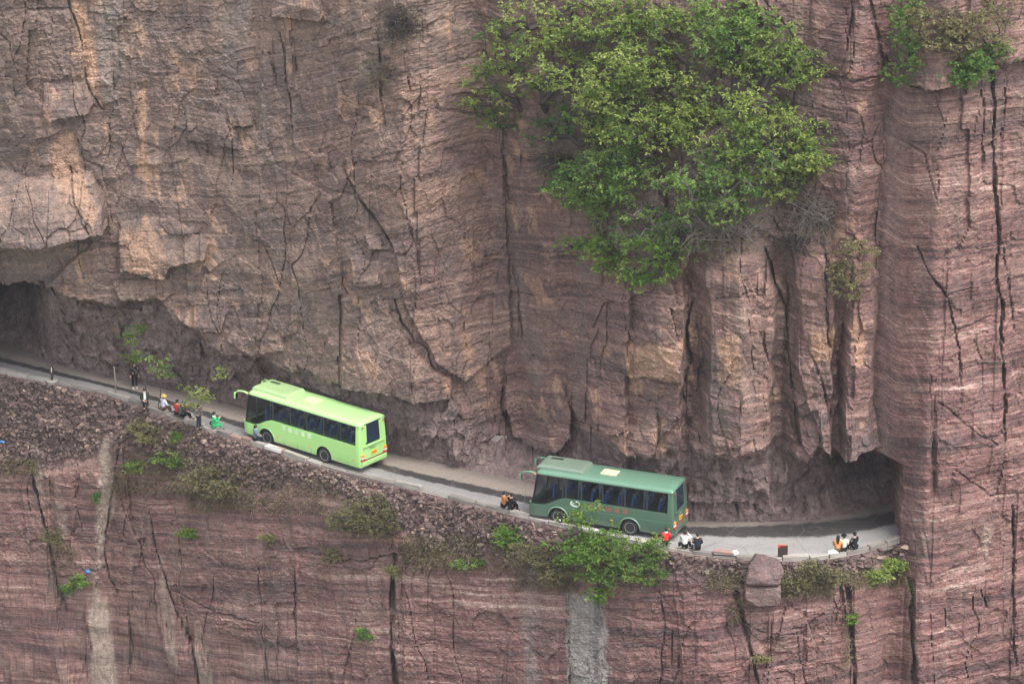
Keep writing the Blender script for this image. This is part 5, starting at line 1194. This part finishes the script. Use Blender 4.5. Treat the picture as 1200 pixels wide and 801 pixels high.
# bare shrubs
def twig_shrub(label, root, ru, rv, n, seed, down=True, leafy=0, lm='leaf_olive', low=False):
    r = np.random.default_rng(seed); rt = on_low(*root) if low else on_up(*root); o = empty('bare_shrub', rt); tag(o, label, 'shrub', 'bare shrubs on the rock')
    segs = []; tips = []
    for k in range(n):
        a = r.uniform(-1, 1); e = np.array([a * ru / PX, -r.uniform(.3, 1.2), (-1 if down and r.random() < .6 else .8) * r.uniform(.1, 1) * rv / PX]) + r.normal(size=3) * .2; m_ = np.array([e[0] * .4, -r.uniform(.3, 1.1), abs(e[2]) * r.uniform(-.2, .5)]) + r.normal(size=3) * .28
        st0 = r.normal(size=3) * np.array([ru / PX * .4, .1, rv / PX * .3]); segs += [(st0, m_, .03, .022), (m_, e, .022, .012)]; tips.append(e)
        for _ in range(4): q = m_ + (e - m_) * r.uniform(.2, .9); segs.append((q, q + r.normal(size=3) * .35, .014, .008))
    V, F = tubes_np(segs, 3); np_mesh('twigs', V, F, M['bark_pale' if seed % 2 else 'bark'], o)
    if leafy:
        P = np.array(tips)[r.integers(0, n, leafy)] * r.uniform(.4, 1.1, (leafy, 1)) + r.normal(size=(leafy, 3)) * .2; V, F = leaves(P, r, .22, 5)
        np_mesh('foliage', V, F, M[lm], o, np.repeat(np.clip(r.normal(.5, .25, leafy), 0, 1), 20))
    return o
twig_shrub('dark nest of bare twigs hanging right of the grove', (955, 250), 30, 42, 70, 21, leafy=60)
twig_shrub('tangle of grey bare twigs below the grove on its right', (925, 285), 34, 24, 50, 22)
twig_shrub('mat of bare twigs and sparse leaves at the bottom of the grove', (845, 262), 52, 36, 90, 23, leafy=160)
twig_shrub('brown bare shrub in a notch at the top of the left wall', (468, 25), 26, 26, 60, 24, leafy=60, lm='leaf_dry')
twig_shrub('small grey green shrub on the left wall below the notch', (440, 78), 14, 12, 22, 25, leafy=60)
twig_shrub('bare twigs under the dark hollow at the left of the grove', (655, 185), 36, 22, 46, 26, leafy=70)
# bushes on the buttress and beside the fissure
def front_pt(u, v, off=0.0):
    p = hit(np.array([float(u)]), np.array([float(v)]), low_macro, -7.)[0]; i = nb - 1; 
    d = np.abs(X3[nb - 1:] - p[0]) + np.abs(Z3[nb - 1:] - p[2]); k = np.unravel_index(np.argmin(d), d.shape); return np.array([p[0], Y3[nb - 1:][k], p[2]])
def blob_at(f, u, v, ru, rv, rd=None, w_=1.0, off=.2):
    rd = rd or .6 * min(ru, rv) / PX; p = f(u, v); q = at_y(u, v, p[1] - rd - off); return (q, (ru / PX, rd, rv / PX * 1.05), w_)
GB = 'bushes on top of the banded buttress'
def bush_top(label, root, bl, tufts, lm, seed, **k):
    rt = front_pt(*root); return plant(label, 'bush', 'cliff_bush', rt, [blob_at(front_pt, *b) for b in bl], tufts, lm, seed, group=GB, trunk_r=.09, **k)
bush_top('dense green bush left of a bare block on top of the buttress', (1066, 70), [(1065,25,18,26),(1068,62,15,20),(1060,85,12,12)], 330, 'leaf_green', 31, tint=(.45, .2), leaf=.22)
bush_top('spreading yellow green bush at the middle top of the buttress', (1120, 60), [(1095,30,36,22),(1125,20,44,20),(1110,52,30,16)], 430, 'leaf_olive', 32, tint=(.85, .2), twiggy=60, leaf=.22)
bush_top('thin olive bush reaching to the top right corner', (1150, 60), [(1155,25,34,28),(1180,12,28,20),(1130,45,24,20)], 260, 'leaf_olive', 33, tint=(.75, .2), leaf=.2, twiggy=60)
bush_top('dark green clump hanging over the ledge of the buttress', (1142, 70), [(1142,78,20,18),(1125,88,18,12),(1165,60,22,10)], 460, 'leaf_green', 34, tint=(.3, .18), leaf=.22)
plant('sparse yellowish shrub clinging beside the tall fissure', 'bush', 'cliff_bush', on_up(1000, 335), [blob_up(1005, 300, 24, 24), blob_up(995, 335, 24, 18), blob_up(985, 320, 14, 14)], 300, 'leaf_olive', 35, leaf=.2, trunk_r=.05, tint=(.8, .2), twiggy=30, spread=.3)
# bushes on the rubble and the face below the road
GL = 'bushes growing out of the wall below the road'
def bush_low(label, root, bl, tufts, lm, seed, name='wall_bush', cat='bush', **k):
    rt = on_low(*root); rt[1] += .1; k.setdefault('trunk_r', .07); k.setdefault('leaf', .22)
    return plant(label, cat, name, rt, [blob_at(on_low, *b) for b in bl], tufts, lm, seed, group=GL, **k)
bush_low('tall feathery bright green sapling in front of the dark green bus', (690, 668), [(690,600,16,14),(682,625,34,22),(715,640,36,20),(690,660,36,22),(706,690,14,14),(672,640,22,20)], 620, 'leaf_bright', 41, name='sapling', cat='sapling', tint=(.5, .22), leaf=.26, trunk_r=.08)
bush_low('wide mid green bush right of the feathery sapling', (745, 672), [(745,650,36,22),(760,672,28,16),(725,672,28,14),(770,640,16,12)], 800, 'leaf', 42, tint=(.22, .2), spread=.3, leaf=.18)
bush_low('olive brown bush left of the feathery sapling', (640, 668), [(635,655,34,18),(612,648,22,14),(655,675,22,14)], 900, 'leaf_olive', 43, tint=(.5, .22), spread=.3, leaf=.16, twiggy=120)
bush_low('small vivid green bush by the orange brown person', (598, 634), [(595,625,15,9),(602,636,18,7)], 260, 'leaf_bright', 44, tint=(.35, .2), leaf=.2, spread=.24)
bush_low('round olive bush under the road between the buses', (430, 618), [(430,600,38,24),(410,612,24,16),(445,615,26,16)], 1300, 'leaf_olive', 45, tint=(.62, .22), spread=.3, leaf=.15, twiggy=140)
bush_low('small bush at the head of the long vertical fissure', (460, 668), [(460,667,12,9)], 120, 'leaf_olive', 46, tint=(.7, .2), spread=.2, leaf=.16)
bush_low('pale olive scrub below the rubble under the green coated person', (245, 575), [(242,562,34,14),(262,572,24,12)], 640, 'leaf_olive', 47, tint=(.78, .2), spread=.3, leaf=.16, twiggy=60)
bush_low('yellowish scrub where the rubble meets the tan streak', (165, 545), [(205,540,18,10),(162,548,20,7),(190,535,14,8)], 360, 'leaf', 48, tint=(.4, .2), spread=.26, leaf=.18)
bush_low('bright fern like clump alone on the lower left face', (222, 630), [(222,626,12,7)], 130, 'leaf_bright', 49, tint=(.7, .2), spread=.16, leaf=.2)
bush_low('green clump in the crack beside a blue bag', (85, 690), [(80,688,13,6),(93,680,8,9)], 200, 'leaf_green', 50, tint=(.6, .2), spread=.18, leaf=.2)
bush_low('dim scrub in the crack at lower left', (62, 632), [(62,630,16,10)], 170, 'leaf_olive', 51, tint=(.5, .25), spread=.24, leaf=.17)
bush_low('little green tuft beside the tan streak', (112, 582), [(112,583,5,7)], 60, 'leaf_green', 52, tint=(.4, .2), spread=.12, leaf=.17)
bush_low('little clump under the lowest rubble between the buses', (560, 663), [(560,661,9,5),(540,660,10,6)], 110, 'leaf_green', 53, tint=(.45, .2), spread=.18, leaf=.18)
bush_low('olive scrub right of the boulder', (950, 682), [(955,668,22,12),(930,682,18,10),(975,675,14,10)], 560, 'leaf_olive', 54, tint=(.75, .22), spread=.28, leaf=.16, twiggy=60)
bush_low('yellow green bush below the kerb near the tunnel', (1040, 675), [(1042,663,16,9),(1028,674,18,8)], 380, 'leaf', 55, tint=(.6, .2), spread=.24, leaf=.17)
bush_low('vivid little fern in the gap below the tunnel road', (998, 728), [(998,724,9,5)], 90, 'leaf_bright', 56, tint=(.6, .2), spread=.12, leaf=.2)
bush_low('green creeper in the wide crack left of the buttress', (1072, 695), [(1072,690,5,13)], 120, 'leaf_green', 57, tint=(.35, .2), spread=.14, leaf=.18)
bush_low('pale weed low on the face under the boulder', (895, 773), [(895,770,11,6)], 90, 'leaf_olive', 58, tint=(.85, .15), spread=.18, leaf=.17)
bush_low('small weed on the ledge line at the bottom of the face', (424, 745), [(424,742,14,6)], 110, 'leaf_green', 59, tint=(.35, .25), spread=.18, leaf=.17)
bush_low('olive weed on the face right of the bright clump', (315, 633), [(315,631,12,6)], 100, 'leaf_olive', 60, tint=(.8, .2), spread=.2, leaf=.16)
bush_low('faint weeds hanging under the round olive bush', (388, 660), [(388,650,10,12)], 110, 'leaf_olive', 61, tint=(.7, .2), spread=.22, leaf=.15)
# saplings standing at the road edge
def sapling(label, root, bl, tufts, lm, seed, dy, **k):
    rt = on_low(*root)
    B = [(at_y(u, v, rt[1] - .3 + dy), (ru / PX, .45, rv / PX), 1.0) for u, v, ru, rv in bl]
    return plant(label, 'sapling', 'sapling', rt, B, tufts, lm, seed, leaf=.18, trunk_r=.04, spread=.3, group='saplings standing at the road edge', **k)
sapling('thin green sapling rising over the dark clothed person', (176, 497), [(152,395,9,14),(158,420,12,14),(165,388,6,8)], 120, 'leaf_bright', 71, 1.2, tint=(.3, .2))
sapling('faint sapling with scattered leaves right of the dark clothed person', (184, 500), [(188,425,13,14),(195,440,9,14)], 70, 'leaf_green', 72, 1.2, tint=(.6, .2))
sapling('yellow leaved sapling with pale leaning stem beside the grey coated man', (228, 548), [(230,455,17,8),(252,438,10,5),(222,472,14,7),(240,468,8,6)], 130, 'leaf', 73, .2, tint=(.85, .15), bark='bark_pale')
bush_low('green bush on the rubble under the saplings', (185, 525), [(175,510,18,14),(160,500,14,10)], 300, 'leaf_olive', 62, tint=(.85, .15), spread=.26, leaf=.16)
bush_low('yellow green tuft on the rubble below the grey coated man', (205, 515), [(205,513,7,7)], 110, 'leaf_bright', 63, tint=(.6, .2), spread=.14, leaf=.17)
# dry grass at the foot of the rubble and on the ledges: one mass
r = np.random.default_rng(99); GP = []
for (u0, v0, u1, v1, n) in ((905,668,975,698,900),(985,665,1062,684,700),(830,665,870,690,350),(470,625,560,662,900),(480,640,620,668,500),(130,540,300,578,1200),(0,534,45,552,300),(220,575,300,596,500),(60,640,90,668,120),(990,700,1000,780,120),(1068,680,1078,760,120),(855,700,870,730,120),(150,495,230,540,400),(300,560,400,600,500),(600,670,680,690,300)):
    u = r.uniform(u0, u1, n); v = r.uniform(v0, v1, n); p = hit(u, v, low_macro, -7.); p[:, 1] = low_y(p[:, 0], p[:, 2]) - r.uniform(0, .25, n); GP.append(p)
GP = np.concatenate(GP); V, F = leaves(GP, r, .34, 4, .35, .14)
go = np_mesh('grass', V, F, M['leaf_dry'], None, np.repeat(np.clip(r.normal(.5, .3, len(GP)), 0, 1), 16)); tag(go, 'dry grass and weeds along the foot of the rubble', None, None, 'stuff')
# litter
for px, lab, mt, d, nm in (((103, 670), 'small blue bag caught in the crack on the lower left face', M['blue_plastic'], (.38, .2, .3), 'litter_bag'), ((3, 516), 'blue scrap on the rubble at the left edge', M['blue_plastic'], (.5, .2, .16), 'litter_scrap')):
    p = on_low(*px); o = sack((400, 560), d, lab, mt, 7, 0, nm); o.location = (p[0], p[1] - .12, p[2]); o['category'] = 'litter'
print('plants', time.time() - T0)
tri = sum(len(o.data.loop_triangles) if o.data.loop_triangles else sum(p.loop_total - 2 for p in o.data.polygons) if len(o.data.polygons) < 20000 else len(o.data.polygons) * 2 for o in S.objects if o.type == 'MESH'); print('tris', tri)
# ------------------------------------------------------------------ air
def haze():
    q = MB(); q.box((0, -220, 31), (1060, 600, 150))
    m = bpy.data.materials.new('valley_haze'); m.use_nodes = True; t = m.node_tree; t.nodes.clear()
    v = t.nodes.new('ShaderNodeVolumePrincipled'); v.inputs['Density'].default_value = HAZE; v.inputs['Color'].default_value = (.93, .95, 1.0, 1); v.inputs['Anisotropy'].default_value = 0.2
    o = t.nodes.new('ShaderNodeOutputMaterial'); t.links.new(v.outputs[0], o.inputs['Volume'])
    h = q.build('haze', m); h['kind'] = 'stuff'; return h
HAZE = 0.00011
haze()
